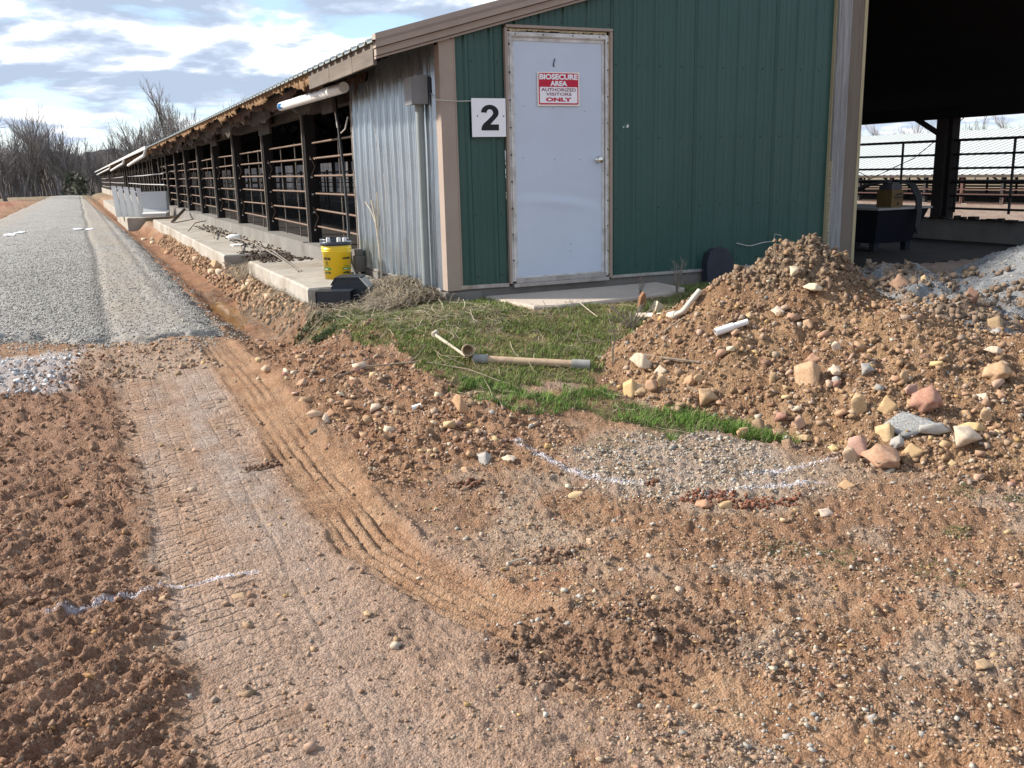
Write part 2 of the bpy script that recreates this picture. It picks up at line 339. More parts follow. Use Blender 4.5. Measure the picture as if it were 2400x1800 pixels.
M_lamb = {  # rock kinds
 'cream': material('cream stone', (0.60, 0.50, 0.37), 0.92, var=0.18, scale=9.0, stain=(0.44, 0.30, 0.18), stain_amt=0.7, stain_scale=5.0, bump=0.5, bscale=30.0, rand=0.12),
 'tan': material('tan stone', (0.46, 0.315, 0.19), 0.92, var=0.18, scale=9.0, stain=(0.30, 0.17, 0.09), stain_amt=0.8, stain_scale=6.0, bump=0.5, bscale=30.0, rand=0.16),
 'yellow': material('yellow ochre stone', (0.47, 0.315, 0.175), 0.92, var=0.16, scale=9.0, stain=(0.36, 0.19, 0.08), stain_amt=0.6, stain_scale=6.0, bump=0.5, bscale=30.0, rand=0.12),
 'red': material('red banded stone', (0.35, 0.195, 0.125), 0.92, var=0.22, scale=9.0, stain=(0.44, 0.31, 0.21), stain_amt=0.9, stain_scale=3.0, bump=0.5, bscale=30.0, rand=0.12),
 'pink': material('pinkish stone', (0.45, 0.315, 0.225), 0.92, var=0.18, scale=9.0, stain=(0.35, 0.16, 0.11), stain_amt=0.7, stain_scale=7.0, bump=0.5, bscale=30.0, rand=0.12),
 'grey': material('grey stone', (0.38, 0.36, 0.33), 0.92, var=0.2, scale=12.0, stain=(0.24, 0.20, 0.16), stain_amt=0.6, stain_scale=8.0, bump=0.6, bscale=40.0, rand=0.12),
 'brown': material('earth caked stone', (0.30, 0.20, 0.13), 0.95, var=0.22, scale=12.0, stain=(0.20, 0.11, 0.065), stain_amt=0.7, stain_scale=8.0, bump=0.7, bscale=40.0, rand=0.15),
}

# ------------------------------------------------------------------ noise and the lie of the land
_rs = np.random.RandomState(11)
_PERM = _rs.permutation(256); _PERM = np.r_[_PERM, _PERM, _PERM[:2]]
_ang = _rs.rand(256) * 2 * np.pi; _GX, _GY = np.cos(_ang), np.sin(_ang)
def perlin(x, y, seed=0):
    x = np.asarray(x, float) + seed * 17.31; y = np.asarray(y, float) - seed * 9.73
    xi = np.floor(x).astype(int); yi = np.floor(y).astype(int); xf = x - xi; yf = y - yi
    xi &= 255; yi &= 255
    u = xf*xf*xf*(xf*(xf*6-15)+10); v = yf*yf*yf*(yf*(yf*6-15)+10)
    def g(ix, iy, dx, dy):
        h = _PERM[_PERM[ix] + iy]; return _GX[h]*dx + _GY[h]*dy
    a = g(xi, yi, xf, yf); b = g(xi+1, yi, xf-1, yf); c = g(xi, yi+1, xf, yf-1); d = g(xi+1, yi+1, xf-1, yf-1)
    return ((a+(b-a)*u) + ((c+(d-c)*u) - (a+(b-a)*u))*v) * 1.5
def fbm(x, y, o=4, seed=0, gain=0.5):
    s = 0; a = 1.0; f = 1.0
    for i in range(o):
        s = s + a * perlin(x*f, y*f, seed+i*3); a *= gain; f *= 2.03
    return s
def sstep(a, b, x):
    t = np.clip((x-a)/(b-a), 0, 1); return t*t*(3-2*t)
def band(x, a, b, s):
    return sstep(a-s, a+s, x) * (1 - sstep(b-s, b+s, x))

def H0(x, y):
    """smooth ground level: yard falling away from the barn's end wall, ditch along its side, road bed beyond"""
    x = np.asarray(x, float); y = np.asarray(y, float)
    d = np.hypot(np.maximum(-y, 0), np.maximum(-x-0.15, 0)*1.8)
    A = np.interp(d, [0, .8, 1.5, 2.2, 3.0, 4.0, 6, 9, 40], [-.085, -.095, -.18, -.28, -.38, -.455, -.50, -.54, -.60])
    side = np.interp(x, [-60, -20, -7.5, -6.2, -5, -2, -1.68, -1.45, -1.22, -.98, -.3, 0, 9, 14, 50, 120], [-1.4, -.9, -.42, -.40, -.37, -.38, -.43, -.54, -.50, -.24, -.15, -.12, -.3, -.75, -1.75, -2.3])
    w = sstep(-1.0, 0.7, y)
    left = A*(1-w) + side*w
    apr = np.interp(-y, [-40, 0, 1.5, 2.6, 4.2, 7, 12], [-.12, -.10, -.11, -.2, -.42, -.52, -.56])
    wr = sstep(2.6, 3.8, x)
    h = left*(1-wr) + np.where(y > 0, side, apr)*wr
    h = np.where(x > 9, np.minimum(h, np.interp(x, [9, 14, 50, 120], [-.3, -.75, -1.75, -2.6])), h)
    h = h - 0.30*np.clip((y-12)/95., 0, 1.6) - 0.9*sstep(118, 150, y)
    return h

XC = lambda y: -1.83 + 0.30*np.clip(-3.9-y, 0, 4)**1.4      # centre line of the right hand tyre track
_T3 = np.array([(-1.72, -2.7), (-1.49, -3.62), (-1.28, -4.08), (-1.12, -4.55), (-0.94, -4.95)])
def t3dist(x, y):
    best = np.full(np.shape(x), 9.0); side = np.zeros(np.shape(x))
    for (ax, ay), (bx, by) in zip(_T3[:-1], _T3[1:]):
        dx, dy = bx-ax, by-ay; L = dx*dx+dy*dy
        t = np.clip(((x-ax)*dx + (y-ay)*dy)/L, 0, 1); q = np.hypot(x-ax-t*dx, y-ay-t*dy)
        s = ((x-ax)*dy - (y-ay)*dx)/math.sqrt(L)
        m = q < best; best = np.where(m, q, best); side = np.where(m, s, side)
    return best, side
def zones(x, y):
    j = 0.06*fbm(x*3.1, y*3.1, 3, 40)
    z = {}
    z['t1'] = band(x+j*1.0, -2.66, -2.0, .06) * (1-sstep(0.2, 0.75, y+j))
    xc = XC(y); z['t2'] = band(x-xc+j*0.35, -.14, .14, .03) * (1-sstep(1.0, 1.4, y))
    z['churn'] = (1-sstep(-2.76, -2.62, x+j*1.4)) * (1-sstep(0.45, 0.8, y+j))
    z['berm'] = sstep(-1.72, -1.5, x+j) * (1-sstep(-1.05, -.55, x+j-0.25*sstep(-1.5, -3.2, y))) * band(y+j, -3.35, 1.2, .3)
    q, s = t3dist(x, y); z['t3'] = (1-sstep(.10, .17, q+j*.5)) * sstep(-2.6, -3.2, y)
    z['clod'] = (1-sstep(.2, .46, np.hypot((x+1.33)*0.9, (y+5.06)*1.2)+j*2))
    z['patch'] = (1-sstep(.35, .75, np.hypot((x+.18)*0.95, (y+3.75)*1.1)+j*2)) * sstep(-3.1, -3.3, y-0.35*(x+.3)+j)
    z['ditch'] = band(x+j, -1.68, -1.05, .06)*sstep(1.2, 2.2, y)
    z['s3'] = s; z['xc'] = xc
    return z
def relief(x, y, z=None):
    z = z or zones(x, y)
    far = np.exp(-np.maximum(np.hypot(x+2.76, y+7.4)-9, 0)/14)
    fine = fbm(x*11, y*11, 4, 5, .55)
    lump = np.maximum(fbm(x*5.0, y*5.0, 3, 9), -0.15)
    r = 0.010*fbm(x*1.6, y*1.6, 3, 1) + (0.009*fine + 0.006*fbm(x*36, y*36, 3, 15, .6)) * (1-0.65*np.maximum(z['t1'], z['t2']))
    # churned soil: ragged slanting ridges and crumbs
    u = (x*0.86+y*0.5); v = (-x*0.5+y*0.86)
    rid = 1-np.abs(fbm(u*2.8+0.6*fbm(x*3, y*3, 2, 21), v*11.0+.5*fbm(x*4, y*4, 2, 24), 3, 23))*1.5
    r = r + z['churn'] * (0.030*np.maximum(rid, -.2)**2 + 0.018*fbm(u*9, v*22, 4, 27, .65) + 0.004*lump - 0.004)
    # lug prints across the broad track
    wob = 0.012*fbm(x*7, y*7, 2, 31)
    ph = np.mod((y + 0.16*np.abs(x+2.33) + wob*1.6)/0.080, 1.0)
    lug = np.exp(-((ph-.5)/.13)**2) * np.clip(0.35+1.2*fbm(x*2.2, y*1.1, 2, 33), 0, 1) * (0.15+band(x, -2.62, -2.50, .03)*.8+band(x, -2.17, -2.02, .03)*sstep(-3.3, -2.4, y)+0.6*band(x, -2.40, -2.33, .02))
    edge = np.exp(-((x+2.63+wob)/.016)**2)*0.9 + np.exp(-((x+2.50+wob)/.010)**2)*0.6 + np.exp(-((x+2.19+wob)/.010)**2)*.5
    r = r + z['t1']*(0.004*fbm(x*30, y*30, 3, 34, .65)) - z['t1'] * (0.024*lug + 0.013*edge*np.clip(.3+1.4*fbm(x*2.5, y*1.3, 2, 35), 0, 1) + 0.012)
    # ribs along the narrow track
    pr = np.mod((x-z['xc']+wob*.6)/0.056, 1.0); cr = np.mod((y + wob*2)/0.11, 1.0)
    rib = np.exp(-((pr-.5)/.17)**2)*np.clip(0.55+1.0*fbm(x*6, y*1.6, 2, 36), 0, 1) + .5*np.exp(-((cr-.5)/.10)**2)*np.clip(fbm(x*5, y*3, 2, 38)*2, 0, 1)
    r = r - z['t2'] * (0.021*rib + 0.018)
    r = r + 0.02*np.exp(-((x-z['xc']-.17)/.035)**2)*(1-sstep(.9, 1.3, y))*np.clip(.6+fbm(x*9, y*5, 3, 39), 0, 1.4)
    p3 = np.mod(z['s3']/0.055, 1.0)
    r = r - z['t3']*(0.013*np.exp(-((p3-.5)/.16)**2)*np.clip(.4+1.3*fbm(x*3, y*2, 2, 44), 0, 1) + .006)
    # pushed up stony berm and clods
    r = r + z['berm']*(0.055*np.clip(.5+fbm(x*1.5, y*1.5, 3, 47), 0, 1.3) + 0.022*lump + 0.020*fbm(x*15, y*15, 4, 49, .65))
    r = r + z['clod']*(0.016*(np.abs(fbm(x*9, y*9, 3, 52, .6))-.45) + 0.016*fbm(x*24, y*24, 3, 54, .65))
    r = r + z['ditch']*(0.035*fbm(x*4, y*4, 4, 57, .6)) + .06*z['ditch']*(1-np.exp(-((y-3.3)/1.2)**4))
    right = sstep(-1.6, -1.0, x)*sstep(-3.0, -3.6, y)
    r = r + right*(0.012*np.abs(fbm(x*6, y*6, 3, 60)) + 0.010*fbm(x*22, y*22, 3, 62, .65))
    out = sstep(-6.3, -7.4, x)*sstep(6, 9, y)
    r = r*far + out*(0.10*np.abs(fbm(x*.35, y*.25, 3, 65)) + 0.05*fbm(x*1.3, y*1.1, 3, 67))
    return r
# gravel road sits on its own sheet
def road_mask(x, y):
    j = 0.10*fbm(x*2.3, y*2.3, 3, 70) + .04*fbm(x*8, y*8, 2, 72)
    rt = np.interp(y, [0, .8, 1.3, 2.2, 6, 15, 29, 55, 120], [-1.85, -1.75, -1.62, -1.60, -1.52, -1.50, -1.62, -1.85, -2.3])
    lt = np.interp(y, [0, 10, 30, 120], [-6.4, -6.2, -5.9, -5.9])
    e = np.minimum(np.minimum(rt-x, x-lt), (y-np.interp(x, [-6, -3.5, -2.9, -2.4, -2.0, -1.6], [1.9, 1.55, 1.15, .95, .95, 1.45]))*0.7 + .22*fbm(x*2.3, y*2.3, 3, 74)) + j
    return np.clip(e, -1, 1)*(1-sstep(112, 120, y)) - sstep(112, 120, y)
def HR(x, y):
    e = road_mask(x, y)
    crown = np.interp(x, [-6.3, -5, -4.4, -3.6, -2.7, -2.2, -1.6], [-.02, .0, .015, .03, .0, -.012, .01])
    rut = -0.022*np.exp(-((x+2.62+.03*np.sin(y*.4))/.07)**2) - 0.02*np.exp(-((x+1.98)/.07)**2)*sstep(2, 5, y)
    return H0(x, y) + 0.035 + crown + rut - 0.10*(1-sstep(-.05, .30, e))

def cone(x, y, cx, cy, top, slope, rnd, ax=1.0, ay=1.0, rot=0.0):
    dx, dy = x-cx, y-cy; c, s = math.cos(rot), math.sin(rot)
    u = (dx*c+dy*s)*ax; v = (-dx*s+dy*c)*ay
    return top - slope*(np.sqrt(u*u+v*v+rnd*rnd)-rnd)
def smax(a, b, k=0.08):
    h = np.clip(0.5+0.5*(a-b)/k, 0, 1); return b+(a-b)*h+k*h*(1-h)
def M0(x, y):
    a = cone(x, y, 1.50, -2.62, .455, .74, .10)
    a = smax(a, cone(x, y, 1.12, -2.45, .26, .66, .12), .10)
    a = smax(a, cone(x, y, 1.66, -3.35, .13, .52, .20), .12)
    a = smax(a, cone(x, y, 2.05, -4.0, -.02, .40, .25), .10)
    return a
def MR(x, y):
    top = sstep(.1, .42, M0(x, y))
    return (0.045*fbm(x*2.3, y*2.3, 3, 80) + 0.026*np.abs(fbm(x*8, y*8, 3, 82, .6)) + 0.016*fbm(x*26, y*26, 3, 84, .65)
            + top*(0.085*np.abs(fbm(x*6, y*6, 3, 86, .6)) + .03*fbm(x*17, y*17, 3, 88)) - 0.02)
def G0(x, y):
    a = cone(x, y, 4.6, -2.5, .42, .50, .3)
    a = smax(a, cone(x, y, 3.25, -1.85, .13, .36, .15), .1)
    a = smax(a, cone(x, y, 2.95, -1.25, -.02, .30, .15), .1)
    a = smax(a, cone(x, y, 2.75, -2.75, .03, .42, .2), .08)
    return a
def GR(x, y):
    br = band(x-.25*fbm(x*2, y*2, 2, 97), 2.2, 3.45, .2)
    return 0.035*fbm(x*2.6, y*2.6, 3, 90) + 0.016*fbm(x*11, y*11, 3, 92, .6) + br*(.085*np.maximum(fbm(x*3.4, y*3.4, 3, 94), 0) + 0.03*np.abs(fbm(x*9, y*9, 2, 96)))

def surf(x, y, rough=True):
    """highest loose surface at x, y"""
    x = np.asarray(x, float); y = np.asarray(y, float)
    h = H0(x, y) + (relief(x, y) if rough else 0)
    e = road_mask(x, y); h = np.where(e > -.05, np.maximum(h-0.10*sstep(.05, .3, e), HR(x, y)), h)
    m = M0(x, y); h = np.maximum(h, np.where(m > -.6, m + (MR(x, y) if rough else 0), -9))
    g = G0(x, y); h = np.maximum(h, np.where(g > -.4, g + (GR(x, y) if rough else 0), -9))
    return h
def eye_ray(u, v):
    d = AX @ np.array([u-1200., v-900., FPX]); return d/np.linalg.norm(d)
_TS = np.geomspace(1.2, 170, 2600)
def pix(u, v, rough=False):
    """where the sight line through a point of the photograph meets the loose ground"""
    d = eye_ray(u, v); P = CAM[None] + _TS[:, None]*d[None]
    below = P[:, 2] < surf(P[:, 0], P[:, 1], rough)
    i = int(np.argmax(below)) if below.any() else len(_TS)-1
    a, b = _TS[max(i-1, 0)], _TS[i]
    for _ in range(12):
        m = (a+b)/2; p = CAM+m*d
        if p[2] < surf(p[0], p[1], rough): b = m
        else: a = m
    p = CAM+b*d; return np.array([p[0], p[1], float(surf(p[0], p[1], True))]), b
def in_poly(x, y, poly):
    inside = np.zeros(np.shape(x), bool); n = len(poly)
    for i in range(n):
        x1, y1 = poly[i]; x2, y2 = poly[(i+1) % n]
        c = ((y1 > y) != (y2 > y)) & (x < (x2-x1)*(y-y1)/(y2-y1+1e-12)+x1); inside ^= c
    return inside
def soft_poly(x, y, poly, jit=.10, sd=100):
    jx = jit*fbm(x*4, y*4, 3, sd); jy = jit*fbm(x*4, y*4, 3, sd+7)
    return in_poly(x+jx, y+jy, poly)
P2 = lambda L: [tuple(pix(u, v)[0][:2]) for u, v in L]
GRASS_MAIN = P2([(735, 765), (850, 715), (960, 690), (1130, 690), (1240, 716), (1420, 704), (1590, 672), (1620, 640), (1740, 632), (1690, 660), (1600, 725), (1520, 770), (1440, 850), (1400, 895), (1330, 900), (1200, 905), (1080, 900), (990, 872), (920, 830), (820, 805), (730, 800)])
GRASS_LOW = P2([(1050, 912), (1120, 900), (1210, 915), (1330, 925), (1450, 930), (1560, 935), (1700, 955), (1715, 1000), (1640, 1020), (1560, 1035), (1480, 990), (1350, 958), (1260, 985), (1130, 955)])
GRASS_EDGE = P2([(1690, 990), (1760, 1000), (1840, 1010), (1960, 1020), (1985, 1045), (1880, 1050), (1760, 1030), (1690, 1010)])
STRAW = P2([(830, 640), (950, 650), (1010, 690), (960, 720), (860, 730), (760, 760), (690, 740), (560, 740), (600, 690), (740, 690)])
STRAW2 = P2([(960, 720), (1140, 715), (1290, 730), (1280, 765), (1120, 775), (930, 770), (780, 780), (730, 760)])

CHALK = [([(115, 1445), (200, 1425), (300, 1400), (400, 1372), (500, 1350), (600, 1335)], .010, 1.0), ([(1190, 1035), (1250, 1062), (1310, 1095), (1380, 1120), (1450, 1132), (1520, 1135)], .017, .75),
         ([(1740, 1112), (1830, 1102), (1900, 1090), (1965, 1070)], .012, .6), ([(1640, 1165), (1730, 1150), (1830, 1138), (1930, 1130)], .015, .7)]
CHALK = [(P2(p), w, a) for p, w, a in CHALK]
def chalk_amount(x, y):
    """white powder sprayed on the soil along the marked lines"""
    out = np.zeros(np.shape(x))
    for pts, w, a in CHALK:
        for (ax, ay), (bx, by) in zip(pts[:-1], pts[1:]):
            dx, dy = bx-ax, by-ay; t = np.clip(((x-ax)*dx+(y-ay)*dy)/(dx*dx+dy*dy), 0, 1); d = np.hypot(x-ax-t*dx, y-ay-t*dy)
            m = d < 5*w
            if m.any(): out[m] = np.maximum(out[m], (a*np.exp(-(d[m]/w)**2)*np.clip(.75+.8*fbm(x[m]*9, y[m]*9, 3, 172), 0.1, 1)))
    return np.clip(out, 0, .95)
def ground_tint(x, y, z):
    n1 = fbm(x*1.3, y*1.3, 4, 110); n2 = fbm(x*4.3, y*4.3, 4, 112); n3 = fbm(x*13, y*13, 3, 114)
    C = lambda *c: np.array(c)
    def lerp(a, b, t): return a + (b-a)*np.clip(t, 0, 1)[..., None]
    base = lerp(C(.225, .130, .073), C(.325, .215, .128), .5+.55*n1+.35*n2)
    base = base*(1+.18*n3)[..., None]
    base = lerp(base, C(.245, .098, .048)[None]*np.ones_like(base), sstep(.35, .75, n2+.4*n1)*.35)
    base = lerp(base, C(.36, .30, .225)[None]*np.ones_like(base), sstep(-.1, .7, fbm(x*2.1, y*2.1, 3, 116))*.62*sstep(-1.9, -1.2, x))
    t1 = lerp(C(.350, .250, .175), C(.350, .295, .240), .5+.8*fbm(x*5, y*.7, 3, 118)+.6*band(x, -2.3, -2.05, .08)-.2)
    base = lerp(base, t1*(1+.12*n3)[..., None], z['t1']*np.clip(.78+.4*n2, 0, .95))
    pale = band(x+.25*n2, -2.62, -1.55, .18)*(1-sstep(-4.2, -3.2, y+.4*n1)); base = lerp(base, C(.345, .255, .185)*(1+.10*n3)[..., None], pale*.75)
    base = lerp(base, lerp(C(.30, .178, .098), C(.37, .245, .145), .5+n2), z['t2']*.85)
    ch = lerp(C(.195, .115, .072), C(.31, .195, .125), .45+.6*n2+.4*n3)
    base = lerp(base, ch, z['churn']*.92)
    base = lerp(base, lerp(C(.20, .105, .056), C(.30, .185, .105), .5+.8*n2), z['berm']*.8)
    base = lerp(base, C(.19, .12, .08)*np.ones_like(base), z['clod']*.55)
    base = lerp(base, lerp(C(.31, .24, .17), C(.38, .33, .265), .5+n2), z['patch']*.7)
    base = lerp(base, lerp(C(.20, .098, .052), C(.29, .165, .09), .5+n2), z['ditch']*.8)
    tg = band(x+.2*n2, -2.95, -1.95, .1)*band(y+.2*n2, -.3, 1.1, .25)
    base = lerp(base, C(.37, .285, .205)*np.ones_like(base), tg*.7)
    ws = band(x+.15*n2, -5.0, -2.9, .1)*band(y+.25*n2, -.25, .95, .15)
    base = lerp(base, C(.44, .43, .41)*np.ones_like(base), ws*.75)
    yard = sstep(3.4, 4.2, x)*sstep(-3.2, -2.4, y)
    base = lerp(base, lerp(C(.235, .18, .135), C(.31, .25, .195), .5+n2), yard*.85)
    base = lerp(base, C(.20, .165, .105)*np.ones_like(base), sstep(60, 110, np.hypot(x, y)))
    base = lerp(base, lerp(C(.22, .085, .048), C(.33, .19, .12), .5+n1), sstep(-6.4, -7.4, x)*sstep(3, 8, y)*(1-sstep(75, 105, y)))
    ck = chalk_amount(x, y); base = base*np.array([1.20, 1.135, 1.165]); base = lerp(base, C(.72, .72, .80)*np.ones_like(base), ck)
    return np.clip(base, .01, .85)

# ------------------------------------------------------------------ ground: one sheet, finest where the photograph stands closest
az = np.r_[np.linspace(-180, -26, 40)[:-1], np.linspace(-26, -10, 80)[:-1], np.linspace(-10, 62, 570), np.linspace(62, 80, 90)[1:], np.linspace(80, 180, 30)[1:-1]]
hh = 1.5
dep = np.linspace(math.atan(hh/1.0), math.atan(hh/55.0), 590)
rr = np.r_[0.02, .4, .7, hh/np.tan(dep), np.geomspace(60, 1400, 26)]
AZ, RR = np.meshgrid(np.radians(az), rr)
gx = CAM[0] + RR*np.sin(AZ); gy = CAM[1] + RR*np.cos(AZ)
zn = zones(gx, gy); gz = H0(gx, gy) + relief(gx, gy, zn)
gz = gz - 0.10*sstep(.05, .3, road_mask(gx, gy))
inside = (gx > .12)*(gx < 8.75)*(gy > .12)*(gy < 121)
gz = np.where(inside, np.minimum(gz, -.30), gz)
tint = ground_tint(gx, gy, zn)
for poly, c, a in ((GRASS_MAIN, (.13, .145, .05), .72), (GRASS_LOW, (.085, .095, .035), .75), (GRASS_EDGE, (.10, .10, .04), .6), (STRAW, (.235, .175, .11), .8)):
    m = soft_poly(gx, gy, poly)*a*np.clip(.75+.5*fbm(gx*5, gy*5, 2, 130), 0, 1)
    tint = tint + (np.array(c)-tint)*m[..., None]
lugm = zn['t1']*np.clip(.12+band(gx, -2.66, -2.42, .05)+.9*band(gx, -2.25, -2.0, .06)*sstep(-3.6, -2.6, gy)+.35*band(gx, -2.45, -2.2, .05), 0, 1) + .5*zn['t2']*np.clip(fbm(gx*2, gy*2, 2, 133)+.3, 0, 1)
nr, na = gx.shape
idx = np.arange(nr*na).reshape(nr, na); i2 = np.roll(idx, -1, 1)
F = np.stack([idx[:-1], i2[:-1], i2[1:], idx[1:]], -1).reshape(-1, 4)[:, ::-1]
o = link('ground', mesh_np('ground', np.stack([gx, gy, gz], -1).reshape(-1, 3), F, M_ground, tint.reshape(-1, 3), True)); o['kind'] = 'structure'
la = o.data.attributes.new('lug', 'FLOAT', 'POINT'); la.data.foreach_set('value', lugm.astype(np.float32).ravel())
del gx, gy, gz, zn, tint, F

# gravel road
xs = np.r_[np.linspace(-6.9, -3.7, 60), np.linspace(-3.68, -1.2, 150)]
ys = np.r_[np.linspace(.2, 3.0, 150), 3.0*np.exp(np.linspace(0.008, math.log(119/3.0), 330))]
X, Y = np.meshgrid(xs, ys); e = road_mask(X, Y)
Z = HR(X, Y) + (0.010*fbm(X*14, Y*14, 3, 140, .6) + .006*fbm(X*40, Y*40, 2, 142))*np.exp(-np.maximum(Y-4, 0)/10)
dust = np.clip(band(X, -2.66, -1.95, .12)*(.55+.5*fbm(X*2, Y*.5, 3, 144)) + .5*(1-sstep(-5.2, -4.6, X+.2*fbm(X, Y*.3, 2, 145)))*sstep(2, 6, Y), 0, 1)
gcol = np.array([.325, .315, .295])*(1+.16*fbm(X*9, Y*9, 3, 146)+.10*fbm(X*1.2, Y*.6, 2, 148))[..., None]
gcol = gcol + (np.array([.36, .305, .245])-gcol)*(dust*.8)[..., None]
gcol = gcol*(1-.18*np.exp(-((X+2.66+.03*np.sin(Y*.4))/.05)**2)-.12*np.exp(-((X+1.98)/.05)**2))[..., None]
edgecol = np.array([.27, .17, .105]); gcol = gcol + (edgecol-gcol)*(1-sstep(-.05, .22, e))[..., None]
r_, c_ = X.shape; idx = np.arange(r_*c_).reshape(r_, c_)
F = np.stack([idx[:-1, :-1], idx[:-1, 1:], idx[1:, 1:], idx[1:, :-1]], -1).reshape(-1, 4)
keep = (e.reshape(-1)[F] > -.22).any(1)
o = link('gravel_road', mesh_np('gravel_road', np.stack([X, Y, Z], -1).reshape(-1, 3), F[keep], M_road, gcol.reshape(-1, 3), True)); o['kind'] = 'structure'

def heap(name, x0, x1, y0, y1, n, fh, ft, mat):
    X, Y = np.meshgrid(np.linspace(x0, x1, n), np.linspace(y0, y1, n)); Z = fh(X, Y); base = H0(X, Y)
    idx = np.arange(n*n).reshape(n, n); F = np.stack([idx[:-1, :-1], idx[:-1, 1:], idx[1:, 1:], idx[1:, :-1]], -1).reshape(-1, 4)
    keep = ((Z-base).reshape(-1)[F] > -.05).any(1)
    return link(name, mesh_np(name, np.stack([X, Y, Z], -1).reshape(-1, 3), F[keep], mat, ft(X, Y, Z).reshape(-1, 3), True))
def mound_tint(X, Y, Z):
    n = fbm(X*3, Y*3, 4, 150); n2 = fbm(X*9, Y*9, 3, 152)
    a = np.array([.27, .150, .085]); b = np.array([.43, .27, .155])
    c = a + (b-a)*np.clip(.55+.6*n+.3*n2, 0, 1)[..., None]
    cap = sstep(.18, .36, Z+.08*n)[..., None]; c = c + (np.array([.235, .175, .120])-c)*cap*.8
    rgt = sstep(1.45, 1.9, X+.15*n-.3*(Y+2.7)*(Y < -2.7))[..., None]*sstep(-3.3, -2.9, Y)[..., None]; c = c + (np.array([.15, .10, .068])-c)*rgt*.75  # darker tint paints in the shade on the mound's right flank
    return np.clip(c*(1+.15*n2)[..., None], .01, .8)
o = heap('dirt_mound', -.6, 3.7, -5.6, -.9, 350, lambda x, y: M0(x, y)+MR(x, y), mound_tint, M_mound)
tag(o, 'waist high mound of stony tan subsoil dumped in front of the green wall', 'dirt mound')
def heap_tint(X, Y, Z):
    n = fbm(X*3, Y*3, 4, 160); n2 = fbm(X*10, Y*10, 3, 162)
    c = np.array([.21, .215, .22])*(1+.2*n2)[..., None]
    br = band(X-.25*fbm(X*2, Y*2, 2, 97), 2.25, 3.35, .15)*sstep(-.05, .3, n+.12-.6*sstep(-1.7, -1.2, Y))
    return np.clip(c + (np.array([.19, .125, .08])-c)*(br*.85)[..., None], .01, .8)
o = heap('gravel_heap', 1.9, 6.6, -4.6, -.35, 200, lambda x, y: G0(x, y)+GR(x, y), heap_tint, M_road)
tag(o, 'low heap of blue grey gravel with brown clods beside the barn opening', 'gravel heap')

# brown water lying in the ditch
MBp = MB(); pts = []
for k in range(28):
    t = 2*math.pi*k/28; pts.append((-1.38+.24*math.cos(t), 3.25+1.25*math.sin(t), -.503))
MBp.add(pts, [tuple(range(28))])
M_water = material('muddy water', (0.26, 0.135, 0.055), 0.08, var=0.1, scale=3.0, spec=0.5)
o = MBp.build('puddle', M_water); o['kind'] = 'structure'

# ------------------------------------------------------------------ the long open-sided barn
rnd = random.Random(5)
LEN = 120.0; WID = 8.6; SL = 0.277
barn = tag(empty('livestock_barn'), 'long open sided livestock barn with green metal end wall and white door', 'barn')
RDG = 5.6
def roofz(x): return 2.055 + SL*x if x <= RDG else 2.055 + SL*RDG - 0.570*(x-RDG)
rake = lambda x: 2.035 + SL*x                  # underside of the rake trim on the end wall

# ribbed green sheets of the end wall
def ribbed(x0, x1, zlo, zhi, y=0.0, pitch=0.2286, name='wall_panel', mat=M_green):
    """one steel sheet facing -y with trapezoid ribs; zhi may be a function of x"""
    top = zhi if callable(zhi) else (lambda x: zhi)
    pr = [(x0, 0.0)]; k0 = math.floor(x0/pitch)
    for k in range(k0, math.ceil(x1/pitch)+1):
        c = k*pitch
        for dx, dy in ((-.028, 0), (-.011, -.017), (.011, -.017), (.028, 0), (.076, 0), (.081, -.004), (.094, -.004), (.099, 0), (.134, 0), (.139, -.004), (.150, -.004), (.155, 0)):
            if x0 < c+dx < x1: pr.append((c+dx, dy))
    pr.append((x1, 0.0)); pr.sort()
    m = MB(); vs = []
    for x, dy in pr: vs += [(x, y+dy, zlo), (x, y+dy, top(x))]
    n = len(pr); fs = [(2*i, 2*i+2, 2*i+3, 2*i+1) for i in range(n-1)]
    b = [(x, y+.02, z) for x, _, z in vs]; m.add(vs+b, fs + [(2*n+2*i, 2*n+2*i+1, 2*n+2*i+3, 2*n+2*i+2) for i in range(n-1)] + [(0, 1, 2*n+1, 2*n), (2*n-2, 4*n-2, 4*n-1, 2*n-1)])
    return m.build(name, mat, barn)
ribbed(.135, .562, .022, rake)
ribbed(.565, 1.588, 2.150, rake)
for a, b in ((1.592, 2.470), (2.474, 3.385), (3.389, 4.085)): ribbed(a, b, .012, rake)
ribbed(4.09, 5.0, 2.95, lambda x: roofz(x)-.05); ribbed(5.004, 5.918, 2.95, lambda x: roofz(x)-.05); ribbed(5.922, 6.7, 2.95, lambda x: roofz(x)-.05)
sc = MB()
for z in (.10, .62, 1.24, 1.86):
    for k in range(1, 18):
        x = k*.2286+.05
        if .15 < x < 4.05 and not (.54 < x < 1.62 and z < 2.2):
            sc.lathe([(0, 0), (.0065, 0), (.005, -.004), (0, -.005)], (0, 0, 0), 6) if False else sc.box(x-.005, x+.005, -.007, .001, z-.005, z+.005)
for x in np.arange(.66, 1.6, .2286): sc.box(x-.005, x+.005, -.007, .001, 2.185, 2.195)
o = sc.build('screws', M_screw, barn); o['kind'] = 'stuff'
sc = MB()                                        # bare scratches on the paint right of the door
for x, z, w, h, a in ((1.722, 1.335, .004, .016, .3), (1.741, 1.347, .006, .034, .05), (1.766, 1.343, .011, .026, -.25), (1.773, 1.352, .004, .022, .5)):
    c, s_ = math.cos(a), math.sin(a)
    sc.add([(x+c*dx-s_*dz, -.0025, z+s_*dx+c*dz) for dx, dz in ((-w, -h*.5), (w, -h*.4), (w*.7, h*.5), (-w*.6, h*.45))], [(0, 1, 2, 3)])
